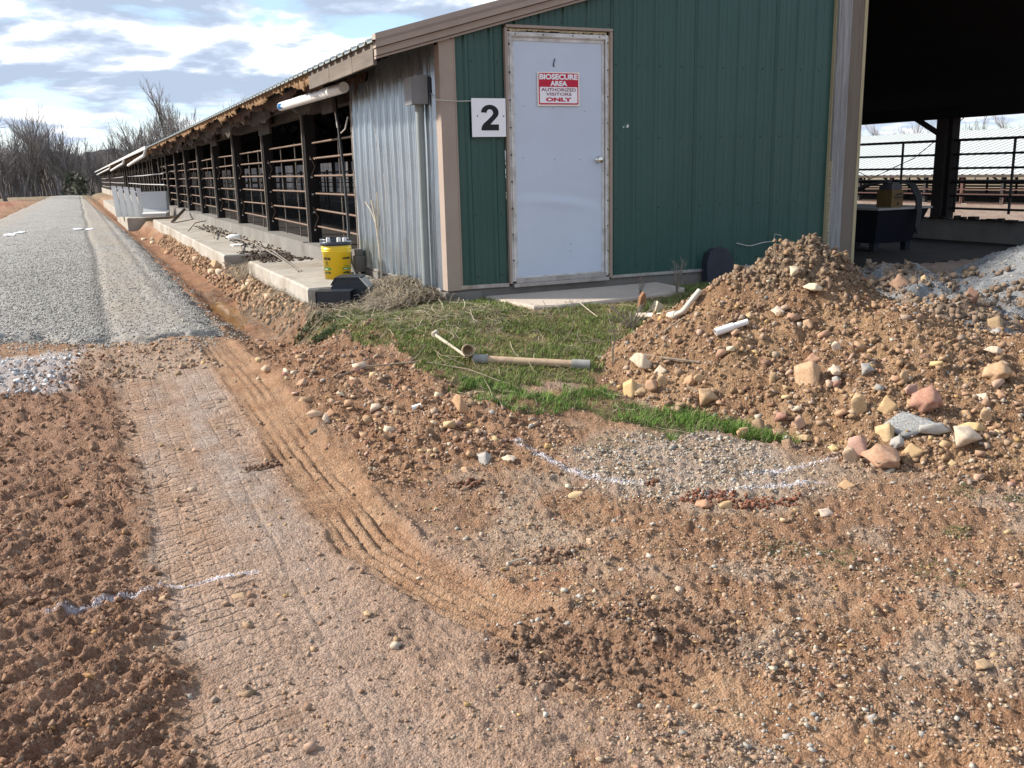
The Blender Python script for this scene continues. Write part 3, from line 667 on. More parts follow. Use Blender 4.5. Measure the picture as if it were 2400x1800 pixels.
sc.build('paint_scratch', M_signw, barn)
# base flashing, footing, corner trim, rake trim
m = MB(); m.bar((.10, -.012, .018), (.562, -.012, .012), .02, .032); m.bar((1.59, -.012, .012), (4.07, -.012, .0), .02, .026); m.build('base_flashing', M_sill, barn)
m = MB(); m.box(.02, 4.45, .004, .22, -.55, .0); m.build('footing', M_concd, barn)
m = MB(); m.box(-.012, .112, -.030, -.002, -.004, 2.02); m.box(-.012, .004, -.002, .085, -.004, 1.98); m.box(.112, .131, -.020, -.002, .0, 2.05)
m.build('corner_trim', M_tan, barn)
m = MB(); m.box(.1145, .1165, -.0215, -.0205, 0, 2.0); m.build('trim_seam', M_beam, barn)
def slope_bar(m, xa, xb, ya, yb, lo, hi):
    """a plate that follows the left roof slope between heights lo..hi above the rake line"""
    vs = []
    for y in (ya, yb):
        for x in (xa, xb): vs += [(x, y, rake(x)+lo), (x, y, rake(x)+hi)]
    return m.add(vs, [(0, 2, 3, 1), (4, 5, 7, 6), (0, 1, 5, 4), (2, 6, 7, 3), (1, 3, 7, 5), (0, 4, 6, 2)])
m = MB(); slope_bar(m, -.555, RDG, -.115, -.03, .045, .150); slope_bar(m, -.545, RDG, -.085, -.025, -.012, .040); slope_bar(m, -.545, RDG, -.070, -.022, -.035, -.017)
m.build('rake_trim', M_tan, barn)
m = MB(); slope_bar(m, -.53, RDG, -.082, -.066, -.0165, -.0125); m.build('trim_groove', M_beam, barn)

# galvanised sheet closing the first bay of the long side
m = MB(); pr = [(.09, 0.0)]
for k in range(0, 12):
    c = .10+k*.2286
    pr += [(c+dy, dx) for dy, dx in ((-.036, 0), (-.018, -.022), (.018, -.022), (.036, 0), (.078, 0), (.084, -.006), (.098, -.006), (.104, 0), (.128, 0), (.134, -.006), (.148, -.006), (.154, 0)) if .092 < c+dy < 2.655]
pr.append((2.66, 0)); pr.sort(); vs = []
for y, dx in pr:
    for k in range(9): vs.append((-.006+dx-.010*math.sin(k*.9+y*1.7)*(k/8.)*(1-k/8.)*2, y, 2.03*k/8.))
m.add(vs, [(i*9+k, i*9+k+1, (i+1)*9+k+1, (i+1)*9+k) for i in range(len(pr)-1) for k in range(8)]); m.build('metal_sheet', M_galv, barn)
m = MB(); m.bar((-.012, .10, -.006), (-.012, 2.66, .0), .035, .018); m.bar((.0, 2.672, -.02), (-.01, 2.668, 1.97), .03, .035); m.build('sheet_edge', M_sill, barn)
m = MB(); m.box(-.035, .3, -.03, 2.75, -.55, -.018); m.build('side_footing', M_concd, barn)
m = MB(); m.box(.10, .16, .15, 2.6, -.02, 2.04); m.build('backing_board', M_dark, barn)

# door frame and door
m = MB()
m.box(.566, .589, -.040, -.002, .02, 2.125); m.box(1.566, 1.590, -.040, -.002, .012, 2.125); m.box(.575, 1.590, -.044, -.002, 2.128, 2.150)
m.build('door_trim', M_tan, barn)
df = MB()
df.box(.592, .626, -.022, .06, .035, 2.098); df.box(1.532, 1.556, -.022, .06, .030, 2.098); df.box(.626, 1.532, -.022, .06, 2.058, 2.098)
df.box(.612, .628, -.030, -.022, .04, 2.08); df.box(1.524, 1.540, -.030, -.022, .04, 2.08); df.box(.612, 1.540, -.0302, -.022, 2.066, 2.083)
df.build('door_frame', M_frame, barn)
m = MB()
for i in range(90):
    z = .05+2.04*i/90; w = rnd.uniform(.006, .016); m.box(1.557, 1.557+w, -.016-rnd.random()*.008, .0, z, z+.023)
for i in range(44):
    x = .60+.94*i/44; w = rnd.uniform(.006, .02); m.box(x, x+.0215, -.016-rnd.random()*.008, .0, 2.120-w, 2.122)
m.build('sealant', M_foam, barn)
m = MB()
for z in np.linspace(.22, 2.0, 9): m.box(.604, .614, -.034, -.021, z-.006, z+.006); m.box(1.543, 1.551, -.034, -.021, z+.03, z+.04)
for x in (.66, .92, 1.2, 1.46): m.box(x, x+.009, -.036, -.029, 2.075, 2.085)
m.build('frame_screws', M_screw, barn)['kind'] = 'stuff'
m = MB(); m.box(.60, 1.55, -.050, .05, -.012, .018); m.box(.63, 1.53, -.030, .0, .020, .060); m.build('door_sill', M_sill, barn)
dm = MB(); nx, nz = 20, 60; vs = []
for k in range(nz+1):
    for i in range(nx+1):
        x = .632 + .888*i/nx; z = .062 + 1.992*k/nz; s = (x-.632)/.888
        crease = .73 - .11*s*s; y = -.006 - .010*math.exp(-((z-crease)/.028)**2)*math.sin(math.pi*min(1, s*1.05)) + .005*math.exp(-((z-crease-.06)/.05)**2)
        vs.append((x, y, z))
dm.add(vs, [(k*(nx+1)+i, k*(nx+1)+i+1, (k+1)*(nx+1)+i+1, (k+1)*(nx+1)+i) for k in range(nz) for i in range(nx)], True)
dm.box(.632, 1.520, .012, .04, .062, 2.054)
door = dm.build('door', M_door, barn)
m = MB()
for x0, x1, z0, z1 in ((.630, .654, .0585, 2.0565), (1.498, 1.5225, .0585, 2.0565), (.654, 1.498, 2.030, 2.0565), (.654, 1.498, .0585, .072)): m.box(x0, x1, -.0125, -.004, z0, z1)
m.build('door_edge', M_frame, door)
m = MB(); m.lathe([(0, 0), (.030, 0), (.031, .006), (.012, .012), (.011, .030), (.026, .040), (.030, .052), (.025, .064), (0, .068)], n=18)
kb = m.mesh('knob', M_chrome); kn = link('knob', kb, door); kn.location = (1.458, -.006, 1.055); kn.rotation_euler = (R(90), 0, 0)
m = MB()
for x, z in ((.745, 1.51), (1.02, 1.49), (1.33, 1.47), (.66, 1.44), (.73, 1.08), (1.03, 1.065), (1.28, 1.06), (1.18, .33), (1.175, .27)): m.box(x-.004, x+.004, -.0085, -.003, z-.004, z+.004)
m.build('rivets', M_greyp, door)['kind'] = 'stuff'
m = MB(); m.bar((1.040, -.012, 1.895), (1.024, -.012, 1.842), .006, .006); m.bar((1.024, -.012, 1.842), (1.035, -.012, 1.832), .006, .006); m.build('hook_mark', M_ink, door)

# timber jamb post at the big opening
m = MB(); m.box(4.10, 4.262, -.060, .12, -.40, 3.0); m.build('jamb_post', M_wood, barn)
m = MB(); m.box(4.266, 4.43, -.045, .12, -.40, 3.0); m.build('jamb_post', M_woodb, barn)
m = MB(); m.box(4.432, 4.470, -.052, .11, -.40, 3.0); m.build('jamb_edge', M_woody, barn)
m = MB(); m.box(4.086, 4.098, -.035, .03, .0, 3.0); m.build('jamb_edge', M_woody, barn)
m = MB()
for i in range(60): z = .0+1.0*i/60; m.box(4.0955, 4.1015, -.064-rnd.random()*.01, -.03, z, z+rnd.uniform(.008, .017))
m.build('sealant', M_foam, barn)

# roof, ceiling, ridge
def corr_roof(xa, xb, name):
    ys = []; 
    for k in range(int((LEN+.3)/.2286)+1):
        y = -.12+k*.2286
        ys += [(y, 0), (y+.13, 0), (y+.155, .024), (y+.19, .024), (y+.215, 0)]
    vs = []
    for y, dz in ys: vs += [(xa, y, roofz(xa)+.085+dz), (xb, y, roofz(xb)+.085+dz)]
    n = len(ys); top = vs + [(x, y, z-.012) for x, y, z in vs]
    fs = [(2*i, 2*i+1, 2*i+3, 2*i+2) for i in range(n-1)] + [(2*n+2*i, 2*n+2*i+2, 2*n+2*i+3, 2*n+2*i+1) for i in range(n-1)]
    fs += [(2*i, 2*i+2, 2*n+2*i+2, 2*n+2*i) for i in range(n-1)] + [(2*i+1, 2*n+2*i+1, 2*n+2*i+3, 2*i+3) for i in range(n-1)]
    MB().add(top, fs).build(name, M_roof, barn)
corr_roof(-.585, RDG, 'roof'); corr_roof(RDG, 9.12, 'roof')
m = MB()
for xa, xb in ((-.46, RDG), (RDG, 9.05)):
    za, zb = roofz(xa)-.01, roofz(xb)-.01
    m.add([(xa, -.02, za), (xb, -.02, zb), (xb, LEN, zb), (xa, LEN, za), (xa, -.02, za+.05), (xb, -.02, zb+.05), (xb, LEN, zb+.05), (xa, LEN, za+.05)],
          [(0, 1, 2, 3), (4, 7, 6, 5), (0, 4, 5, 1), (1, 5, 6, 2), (2, 6, 7, 3), (3, 7, 4, 0)])
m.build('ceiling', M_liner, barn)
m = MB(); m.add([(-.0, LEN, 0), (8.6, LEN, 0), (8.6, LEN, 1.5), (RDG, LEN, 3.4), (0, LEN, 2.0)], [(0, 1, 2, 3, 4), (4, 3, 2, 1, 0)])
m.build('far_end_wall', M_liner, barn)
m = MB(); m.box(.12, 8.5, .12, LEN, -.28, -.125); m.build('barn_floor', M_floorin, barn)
for i in range(4, 12):
    y = 1.5+i*3.0
    m = MB()
    for xa, xb in ((.05, RDG), (8.55, RDG)): m.bar((xa, y, roofz(xa)-.12), (xb, y, roofz(xb)-.12), .05, .16)
    m.bar((.05, y, 1.86), (8.5, y, 1.70), .05, .12)
    for x in (1.6, 3.0, 5.6, 7.0): m.bar((x, y, 1.80), (x+(.7 if x < 4 else -.7), y, roofz(x+(.7 if x < 4 else -.7))-.1), .05, .07)
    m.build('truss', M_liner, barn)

# eave timber and torn insulation along the long side
BY = [2.74]+[5.2+3.02*k for k in range(38)]
BY = [b for b in BY if b < LEN-1]+[LEN-.3]
for i in range(len(BY)-1):
    m = MB(); w = rnd.uniform(-.01, .01); m.box(.0, .14, BY[i]+.004, BY[i+1]-.004, 1.745+w, 1.90+w); m.build('eave_beam', M_beam, barn)
m = MB(); m.box(-.20, -.16, 2.7, LEN, 1.80, 1.97); m.build('eave_backer', M_beam, barn)
for y0, y1 in ((.0, .62), (.63, 1.42), (1.43, 2.25)):
    m = MB(); a = roofz(-.5)+.06
    m.box(-.548, -.520, y0, y1, a-.155-rnd.random()*.012, a+.03); m.build('fascia_board', M_fascia, barn)
def ragged(name, x, y0, y1, ztop, depth, amp, step, mat, seed, tilt=.10):
    q = random.Random(seed); m = MB(); y = y0; vs = []; lowp = depth
    while y < y1:
        spike = (q.random()**3)*amp*2.2 if q.random() < .16 else 0
        lowp += (depth*(1+.35*math.sin(y*2.1+seed)+.25*math.sin(y*5.3))-lowp)*.5
        d = max(.012, lowp + amp*q.uniform(-.55, .35) + spike); vs.append((y, d)); y += step*q.uniform(.35, 1.5)*(1+.012*max(y-5, 0))
    vs.append((y1, depth)); V = []
    for yy, d in vs:
        zt = ztop; o_ = q.uniform(-.012, .012)
        V += [(x, yy, zt), (x+tilt*d*.5+o_, yy, zt-d*.55), (x+tilt*d+o_*2, yy, zt-d), (x+.022, yy, zt), (x+.026+tilt*d*.5+o_, yy, zt-d*.55), (x+.012+tilt*d+o_*2, yy, zt-d)]
    F = []
    for i in range(len(vs)-1):
        a, b = 6*i, 6*i+6
        F += [(a, a+1, b+1, b), (a+1, a+2, b+2, b+1), (a+3, b+3, b+4, a+4), (a+4, b+4, b+5, a+5), (a+2, a+5, b+5, b+2)]
    m.add(V, F); return m.build(name, mat, barn)
zt = roofz(-.5)+.075
ragged('eave_insulation', -.535, 2.26, 26.0, zt, .085, .030, .06, M_insul, 3)
ragged('eave_insulation', -.42, 2.3, 26.0, zt-.02, .13, .03, .10, M_rust, 4, .2)
ragged('eave_insulation', -.30, 2.3, 60.0, zt-.02, .20, .05, .16, M_beam, 6, .2)
ragged('eave_insulation', -.35, 26.0, 70.0, zt-.01, .11, .05, .15, M_insul, 8, .2)
ragged('hanging_felt', -.10, 1.75, 2.75, 1.95, .10, .06, .05, M_rust, 12, .0)
for q_ in ((-.19, -.15, 2.8, 3.3, 1.64, 1.86), (-.10, -.06, 7.0, 7.9, 1.60, 1.80), (-.10, -.06, 12.9, 13.8, 1.62, 1.80)):
    m = MB(); m.box(*q_); m.build('felt_flap', M_beam, barn)

# posts with steel strips, bolts and braces, rails between
ZR = (1.40, 1.205, .975, .755, .525, .315)
post_me = {}
def post_mesh():
    m = MB(); m.box(.0, .145, -.075, .075, -.12, 1.76); return m.mesh('post', M_dark)
def strip_mesh():
    m = MB(); m.tube([(-.018, -.02, .03), (-.018, -.02, 1.745)], .013, 6); return m.mesh('steel_strip', M_weed)
def brace_mesh():
    m = MB()
    for z in (.30, .96): m.tube([(.05, -.082, z), (.11, -.084, z+.13), (.05, -.082, z+.27)], .007, 4, False)
    return m.mesh('bent_strap', M_rail)
def bolts_mesh():
    m = MB()
    for z in (.27, .50, .735, .955, 1.19): m.box(.045, .068, -.086, -.074, z-.010, z+.012)
    return m.mesh('bolts', M_bolt)
pm, sm_, bm_, km = post_mesh(), strip_mesh(), brace_mesh(), bolts_mesh()
for i, y in enumerate(BY):
    p = link('post', pm, barn); p.location = (rnd.uniform(-.008, .008), y, 0); p.rotation_euler = (0, rnd.uniform(-.006, .006), 0)
    s1 = link('steel_strip', sm_, p)
    if i < 12:
        link('bent_strap', brace_mesh() if False else bm_, p); b1 = link('bolts', km, p); b1['kind'] = 'stuff'
    p2 = link('post', pm, barn); p2.location = (WID-.10, y-.32 if i else 2.40, -.16)
for i in range(7):
    for z in ZR:
        a, b = BY[i]+(.03 if i == 0 else .08), BY[i+1]-.08; t = rnd.uniform(-.012, .012)
        m = MB(); m.tube([(.095, a, z+t), (.095, b, z+rnd.uniform(-.012, .012))], .0135, 7); m.build('rail', M_rail, barn)
    for q in ((.38, .72) if i else (.45,)):
        y = BY[i]+(BY[i+1]-BY[i])*q
        m = MB(); m.tube([(.125, y, .05), (.125, y+.03, ZR[0]+.03)], .009, 5); m.build('upright', M_weed, barn)
for i in range(7, 9):
    for z in ZR:
        m = MB(); m.tube([(.06, BY[i]+.08, z), (.06, BY[i+1]-.08, z+rnd.uniform(-.01, .01))], .0165, 6); m.build('rail', M_rail, barn)
for y0, y1 in ((27.2, 52.0), (58.0, 84.0), (88.0, 116.0)):
    for z in (.36, .78, 1.16):
        m = MB(); m.tube([(-.03, y0, z), (-.03, (y0+y1)/2, z-.02), (-.03, y1, z)], .022, 6); m.build('rail', M_railg, barn)
    for k in range(int((y1-y0)/1.5)):
        m = MB(); m.tube([(.0, y0+.8+k*1.5, .10), (.0, y0+.8+k*1.5, rnd.choice((1.2, 1.45, 1.7)))], .016, 5); m.build('upright', M_weed, barn)
# low concrete curb under the posts, lifted above falling ground far away
for i in range(len(BY)-1):
    m = MB(); m.box(-.10, .17, BY[i]+.003, BY[i+1]-.003, -1.0, .105+rnd.uniform(-.01, .012)); m.build('curb', M_concd if i < 8 else M_conc, barn)
# gutter along the far part of the eave
m = MB(); m.prism([(-.66, 2.02), (-.64, 1.93), (-.57, 1.93), (-.55, 2.02)], 'y', 25.5, LEN); m.build('gutter', M_gutter, barn)
# rows of pen rails inside
for x, mt in ((2.9, M_raild), (5.7, M_raild)):
    for i in range(10):
        y = 4.0+i*3.0
        m = MB(); m.tube([(x, y, -.12), (x, y, 1.1)], .03, 6)
        for z in (.3, .55, .8, 1.05): m.tube([(x, y, z), (x, y+2.95, z)], .014, 5)
        m.build('pen_rail', mt, barn)
for i in range(5):
    y = 18+i*1.4; m = MB()
    for z in (.35, .5, .65, .8, .95): m.tube([(.9, y, z), (2.8, y+.3, z)], .006, 4, False)
    for x in np.linspace(.9, 2.8, 9): m.tube([(x, y+(x-.9)*.15, .3), (x, y+(x-.9)*.15, .98)], .006, 4, False)
    m.build('wire_pen', M_slat, barn)
# far side: curb, fence of dark pipes, column with knee brace, chain wires
m = MB(); m.box(8.40, 8.72, -.5, LEN, -.40, .165); m.build('far_curb', M_concd, barn)
for z, r in ((1.25, .019), (1.055, .016), (.865, .016), (.680, .024), (.485, .016), (.310, .016)):
    for a, b in ((-.6, 2.38), (2.52, 5.6), (5.7, 8.7), (8.8, 14.7), (14.8, 26)):
        m = MB(); m.tube([(8.57, a, z), (8.57, b, z)], r, 6); m.build('rail', M_raild, barn)
for y in (1.40, 2.28, 3.28, 4.35, 6.4, 8.2, -.2):
    m = MB(); m.tube([(8.60, y, .25), (8.60, y, 1.26)], .018, 6); m.build('upright', M_raild, barn)
m = MB(); m.box(8.45, 8.66, 2.39, 2.56, -.15, 1.62); m.build('column', M_raild, barn)
m = MB(); m.bar((8.55, 2.52, 1.31), (8.55, 3.10, 1.62), .06, .06); m.build('knee_brace', M_raild, barn)
m = MB(); m.tube([(8.75, 2.3, 1.60), (8.75, 3.2, 1.02), (8.75, 4.15, .68)], .007, 4); m.tube([(8.62, 5.1, 1.22), (8.62, 3.9, .72)], .006, 4); m.build('brace_wire', M_raild, barn)
m = MB(); m.box(8.42, 8.6, -.5, LEN, 1.55, 1.72); m.build('far_eave_beam', M_liner, barn)
m = MB()
for i in range(26):
    y = .3+i*.1; m.box(8.36-rnd.random()*.05, 8.42, y, y+rnd.uniform(.03, .14), .165, .17+rnd.random()**2*.06)
m.build('dried_crust', M_floorin, barn)

# ------------------------------------------------------------------ slabs and stoop
def slab(x0, x1, y0, y1, zt_, th, label, mat=M_conc, jag=.012, name='concrete_slab'):
    o_ = tag(empty(name, ((x0+x1)/2, (y0+y1)/2, zt_-th)), label, 'slab' if name != 'stoop' else 'step')
    bm = MB(); q = random.Random(int(y0*10)); n = max(4, int((y1-y0)/.35))
    P = [(x0+q.uniform(-jag, jag), y0+(y1-y0)*i/n) for i in range(n+1)] + [(x1, y1), (x1, y0)]
    ed = .018
    vs = [(x, y, zt_-th) for x, y in P] + [(x, y, zt_-ed) for x, y in P] + [(x+(ed if x < (x0+x1)/2 else 0), min(max(y, y0+ed), y1-ed), zt_) for x, y in P]
    k = len(P); F = [tuple(range(2*k, 3*k))[::-1]]
    for L in (0, k): F += [(L+i, L+k+i, L+k+(i+1) % k, L+(i+1) % k) for i in range(k)]
    bm.v = []; bm.add([(x-o_.location.x, y-o_.location.y, z-o_.location.z) for x, y, z in vs], F)
    me = bm.mesh('slab_body', mat); link('slab_body', me, o_); return o_
slab(-.90, -.105, 1.34, 4.72, -.055, .30, 'nearest concrete slab beside the barn, with the yellow buckets on it')
slab(-1.02, -.105, 6.1, 19.6, -.075, .34, 'long concrete slab strewn with sticks and a white jug')
slab(-1.50, -.105, 23.5, 32.0, -.16, .50, 'concrete slab holding the grey trough sections')
slab(-1.35, -.11, 36.0, 60.0, -.26, .5, 'farthest concrete slab beyond the grey trough sections')
st = tag(empty('stoop', (1.1, -.4, -.217)), 'tan concrete stoop in front of the white door', 'step')
poly = P2([(1140, 685), (1245, 709), (1420, 695), (1590, 667), (1600, 660), (1560, 650), (1430, 646)])
poly = [(.33, -.03), (.36, -.42), (.42, -.80), (.62, -.86), (1.2, -.82), (1.75, -.70), (2.05, -.52), (2.08, -.03)]
bm = MB(); k = len(poly)
bm.add([(x-1.1, y+.4, -.05) for x, y in poly]+[(x-1.1, y+.4, .135) for x, y in poly]+[(x-1.1-(x-1.1)*.012, y+.4-(y+.4)*.02, .148) for x, y in poly],
       [tuple(range(2*k, 3*k))]+[(L+i, L+(i+1) % k, L+k+(i+1) % k, L+k+i) for L in (0, k) for i in range(k)])
link('stoop_body', bm.mesh('stoop_body', M_stoop), st)

# ------------------------------------------------------------------ the barn across the way, on lower ground
nb = tag(empty('neighbouring_barn', (50, 40, 0)), 'low barn with a long white ribbed roof seen through the opening', 'barn'); nb['_o'] = (50, 40, 0)
EX, EZ, RX, RZ = 50.0, .055, 62.0, 3.23
m = MB(); ysn = []
for k in range(int(150/.6)):
    y = -5+k*.6; ysn += [(y, 0), (y+.42, 0), (y+.46, .05), (y+.54, .05), (y+.58, 0)]
vs = []
for y, dz in ysn: vs += [(EX-.3, y, EZ-.02+dz), (RX, y, RZ+dz)]
n = len(ysn); m.add(vs, [(2*i, 2*i+1, 2*i+3, 2*i+2) for i in range(n-1)])
m.add([(RX, -5, RZ), (RX+12, -5, 0), (RX+12, 145, 0), (RX, 145, RZ), (EX-.3, -5, EZ-.08), (EX-.3, 145, EZ-.08), (RX, 145, RZ-.08), (RX, -5, RZ-.08)], [(0, 1, 2, 3), (4, 5, 6, 7)])
m.build('roof', M_roofw, nb)
m = MB(); m.box(EX-.32, EX-.22, -5, 145, EZ-.20, EZ-.03); m.build('eave_beam', M_beam, nb)
for i in range(42):
    y = 4+i*3.0; m = MB(); m.box(EX-.12, EX+.12, y-.10, y+.10, -2.0, EZ-.1); m.build('post', M_railr if i % 2 else M_raild, nb)
    m = MB(); m.bar((EX, y+.1, -.55), (EX, y+.85, EZ-.15), .10, .10); m.build('knee_brace', M_raild, nb)
for z in (-.55, -.75, -.95, -1.15, -1.35):
    m = MB(); m.box(EX+8.0, EX+8.06, -5, 145, z-.07, z+.07); m.build('slat', M_slat, nb)
for i in range(60):
    y = -4+i*2.4; m = MB(); m.box(EX+7.9, EX+8.0, y-.06, y+.06, -2.0, -.2); m.build('stall_post', M_raild, nb)
for z in (-1.2, -.9):
    m = MB(); m.tube([(EX-.5, -5, z), (EX-.5, 145, z)], .035, 5); m.build('rail', M_railr, nb)
for i in range(40):
    y = 2+i*3.1; m = MB(); m.tube([(EX-1.2, y, -2.1), (EX-1.2, y, -1.1)], .05, 5); m.tube([(EX-1.2, y, -1.75), (EX-1.2, y+2.6, -1.75)], .04, 5); m.build('red_gate', M_railr, nb)
m = MB(); m.box(EX+.2, EX+22, -5, 145, -2.3, -1.78); m.build('floor', M_floorin, nb)
m = MB(); m.box(EX-3.0, EX+.2, -5, 145, -2.3, -1.80); m.build('feed_apron', M_conc, nb)

# ------------------------------------------------------------------ bare winter trees
def grow(seed, height, spread, levels, trunk_r, lean=(0, 0), kids=(3, 5), first=.28, up=.35, twigr=.012):
    """recursive tapered branching; returns arrays for trunk and limbs and for fine twigs"""
    q = random.Random(seed); big = MB(); tw = MB()
    def seg(m, p, d, L, r, k, n):
        path = [p]; dd = d.copy()
        for i in range(k):
            dd = (dd + Vector((q.gauss(0, .12), q.gauss(0, .12), q.gauss(0, .08)+.05*up))).normalized(); path.append(path[-1]+dd*(L/k))
        m.tube(path, r, n, False, max(r*.5, twigr*.5)); return path, dd
    def rec(p, d, L, r, lv):
        m = big if lv <= 1 else tw
        path, dd = seg(m, p, d, L, r, 4 if lv == 0 else 3 if lv < 3 else 2, 6 if lv == 0 else 4 if lv == 1 else 3)
        if lv >= levels: return
        nk = q.randint(*kids) + (3 if lv == 0 else 1 if lv == 1 else 0)
        for i in range(nk):
            t = (first if lv == 0 else .25) + (1-(first if lv == 0 else .25))*(i+q.random())/nk
            k = min(len(path)-2, int(t*(len(path)-1))); f = t*(len(path)-1)-k
            b = path[k].lerp(path[k+1], min(1, f)); ax = (path[k+1]-path[k]).normalized()
            ph = q.uniform(0, 2*math.pi); s = Vector((math.cos(ph), math.sin(ph), 0)); s = (s-ax*s.dot(ax)).normalized()
            an = q.uniform(.45, .95)*spread
            nd = (ax*math.cos(an)+s*math.sin(an)+Vector((0, 0, up*.6))).normalized()
            rec(b, nd, L*q.uniform(.45, .68)*(1.15-.35*t), max(twigr, r*(.55-.18*t)), lv+1)
        rec(path[-1], dd, L*.55, max(twigr, r*.5), lv+1)
    rec(Vector((0, 0, -.3)), Vector((lean[0], lean[1], 1)).normalized(), height*.52, trunk_r, 0)
    return big, tw
KIND = []
for seed, hgt, spr, lv, tr, kids, up, mt in ((1, 15, 1.2, 4, .34, (4, 5), .16, M_twig), (2, 14, .8, 4, .24, (3, 4), .5, M_twig), (3, 13, .62, 4, .18, (3, 4), .7, M_twigp), (4, 12, 1.0, 4, .22, (3, 4), .35, M_twig), (5, 13, .72, 4, .2, (3, 5), .55, M_twigp)):
    b, t = grow(seed, hgt, spr, lv, tr, kids=kids, up=up, twigr=.013)
    KIND.append((b.mesh('trunk', M_bark), t.mesh('crown', mt)))
def far_pos(u, D):
    d = eye_ray(u, 424-.0236*(u-180)); p = CAM+d*(D/math.hypot(d[0], d[1])); return p
def bare_tree(u, D, kind, top_v, label, rz, group='bare trees along the far edge of the site'):
    p = far_pos(u, D); gz_ = float(H0(p[0], p[1])); vh = 424-.0236*(u-180)
    hgt = (vh-top_v)/FPX*D*1.02 + .98 - gz_
    mb, mt = KIND[kind]; full = max(v.co.z for v in mt.vertices)
    s = hgt/full; r = tag(empty('bare_tree', (p[0], p[1], gz_), (0, 0, rz)), label, 'tree', group); r.scale = (s, s, s)
    link('trunk', mb, r); link('crown', mt, r); return r
LB = [(8, 100, 0, 248, 'largest bare tree at the left edge, with long low limbs', 2.1), (-60, 112, 3, 235, 'bare tree cut by the left edge of the picture', 1.2),
      (52, 140, 1, 262, 'upright bare tree just right of the largest one', .3), (98, 150, 4, 276, 'slender bare tree with a pale crown above the road', 1.1),
      (132, 150, 2, 288, 'small fine twigged bare tree above the gravel road', 2.4), (76, 165, 3, 285, 'bare tree standing behind the slender pale one', 4.0),
      (165, 160, 3, 342, 'low bare tree in the gap of the tree line', 3.3), (206, 150, 1, 338, 'low crooked bare tree left of the barn end', .9), (236, 158, 0, 332, 'wide low bare tree above the far barn end', 5.0),
      (262, 165, 3, 345, 'small dark bare tree behind the white gutters', 2.0), (292, 170, 4, 320, 'bare tree left of the pale round topped one', 1.9),
      (322, 165, 4, 284, 'pale round topped bare tree above the barn roof', 4.4), (352, 172, 2, 276, 'pale bare tree between the round topped and the tallest one', .5),
      (412, 160, 2, 214, 'tallest pale bare tree rising above the barn roof', 3.6), (385, 175, 4, 268, 'pale bare tree leaning against the tallest one', 2.9), (452, 170, 2, 238, 'thin pale bare tree right of the tallest one', 1.4),
      (528, 190, 2, 232, 'bare tree top just showing over the roof edge', .2)]
for u, D, k, tv, lab, rz in LB: bare_tree(u, D, k, tv+(10 if u < 300 else 4), lab, rz)
RB = [(2040, 200, 2, 300, 'faint bare tree beyond the white roof, next to the jamb post', 1.0), (2090, 190, 2, 292, 'second bare tree beyond the white roof from the jamb post', 2.0), (2128, 185, 4, 286, 'broad bare tree beyond the white roof left of the column', 3.1), (2165, 180, 1, 282, 'dark bare tree beyond the white roof beside the knee brace', 5.5),
      (2258, 180, 4, 284, 'bare tree beyond the white roof just right of the column', 4.0), (2288, 176, 1, 280, 'forked bare tree beyond the white roof right of the column', .7), (2385, 185, 2, 278, 'bare tree beyond the white roof at the right edge', 2.2)]
for u, D, k, tv, lab, rz in RB: bare_tree(u, D, k, tv, lab, rz, 'bare trees beyond the white roof')
# far wood as one mass: many thin stems and scrub, on a bank
def wood():
    rs = np.random.RandomState(4); V = []; F = []; protos = []
    for seed in range(5):
        b, t = grow(50+seed, 8, .8, 2, .13, kids=(5, 6), up=.45, twigr=.022)
        v = np.array(b.v+t.v); f = [q for q in b.f+t.f if len(q) == 4]; f = np.array(f) if len({len(q) for q in b.f}) == 1 else None
        fb = np.array([q for q in b.f]); ft = np.array([tuple(i+len(b.v) for i in q) for q in t.f])
        protos.append((v, np.r_[fb, ft]))
    off = 0
    for i in range(270):
        u = rs.uniform(-220, 560); D = rs.uniform(138, 190); p = far_pos(u, D); k = rs.randint(5)
        v, f = protos[k]; s = rs.uniform(.95, 1.65)*(.9+.2*math.sin(u*.02)); a = rs.rand()*6.28; c, sn = math.cos(a), math.sin(a)
        w = np.stack([v[:, 0]*c-v[:, 1]*sn, v[:, 0]*sn+v[:, 1]*c, v[:, 2]], -1)*s + [p[0], p[1], float(H0(p[0], p[1]))]
        V.append(w); F.append(f+off); off += len(v)
    return np.concatenate(V), np.concatenate(F)
V, F = wood()
o = link('far_woods', mesh_np('far_woods', V, F, M_twig)); tag(o, 'grey brown leafless wood behind the end of the road', 'woods', kind='stuff')
# wooded bank closing the view behind the stems
m = MB(); us = list(range(-500, 1000, 12)); vs = []
for u in us:
    D = 205; p = far_pos(u, D); z0 = float(H0(p[0], p[1]))-2
    t = 8.3+1.1*perlin(np.array([u*.012]), np.array([3.3]))[0]+.75*perlin(np.array([u*.06]), np.array([1.3]))[0]+.6*perlin(np.array([u*.2]), np.array([5.3]))[0]
    p2 = far_pos(u, 192)
    vs += [(p2[0], p2[1], z0), (p[0], p[1], z0+t+2.0), (p[0]+2, p[1]+30, z0)]
m.add(vs, [(3*i+k, 3*i+3+k, 3*i+4+k, 3*i+1+k) for i in range(len(us)-1) for k in (0, 1)])
o = m.build('hill', M_hill); o['kind'] = 'structure'
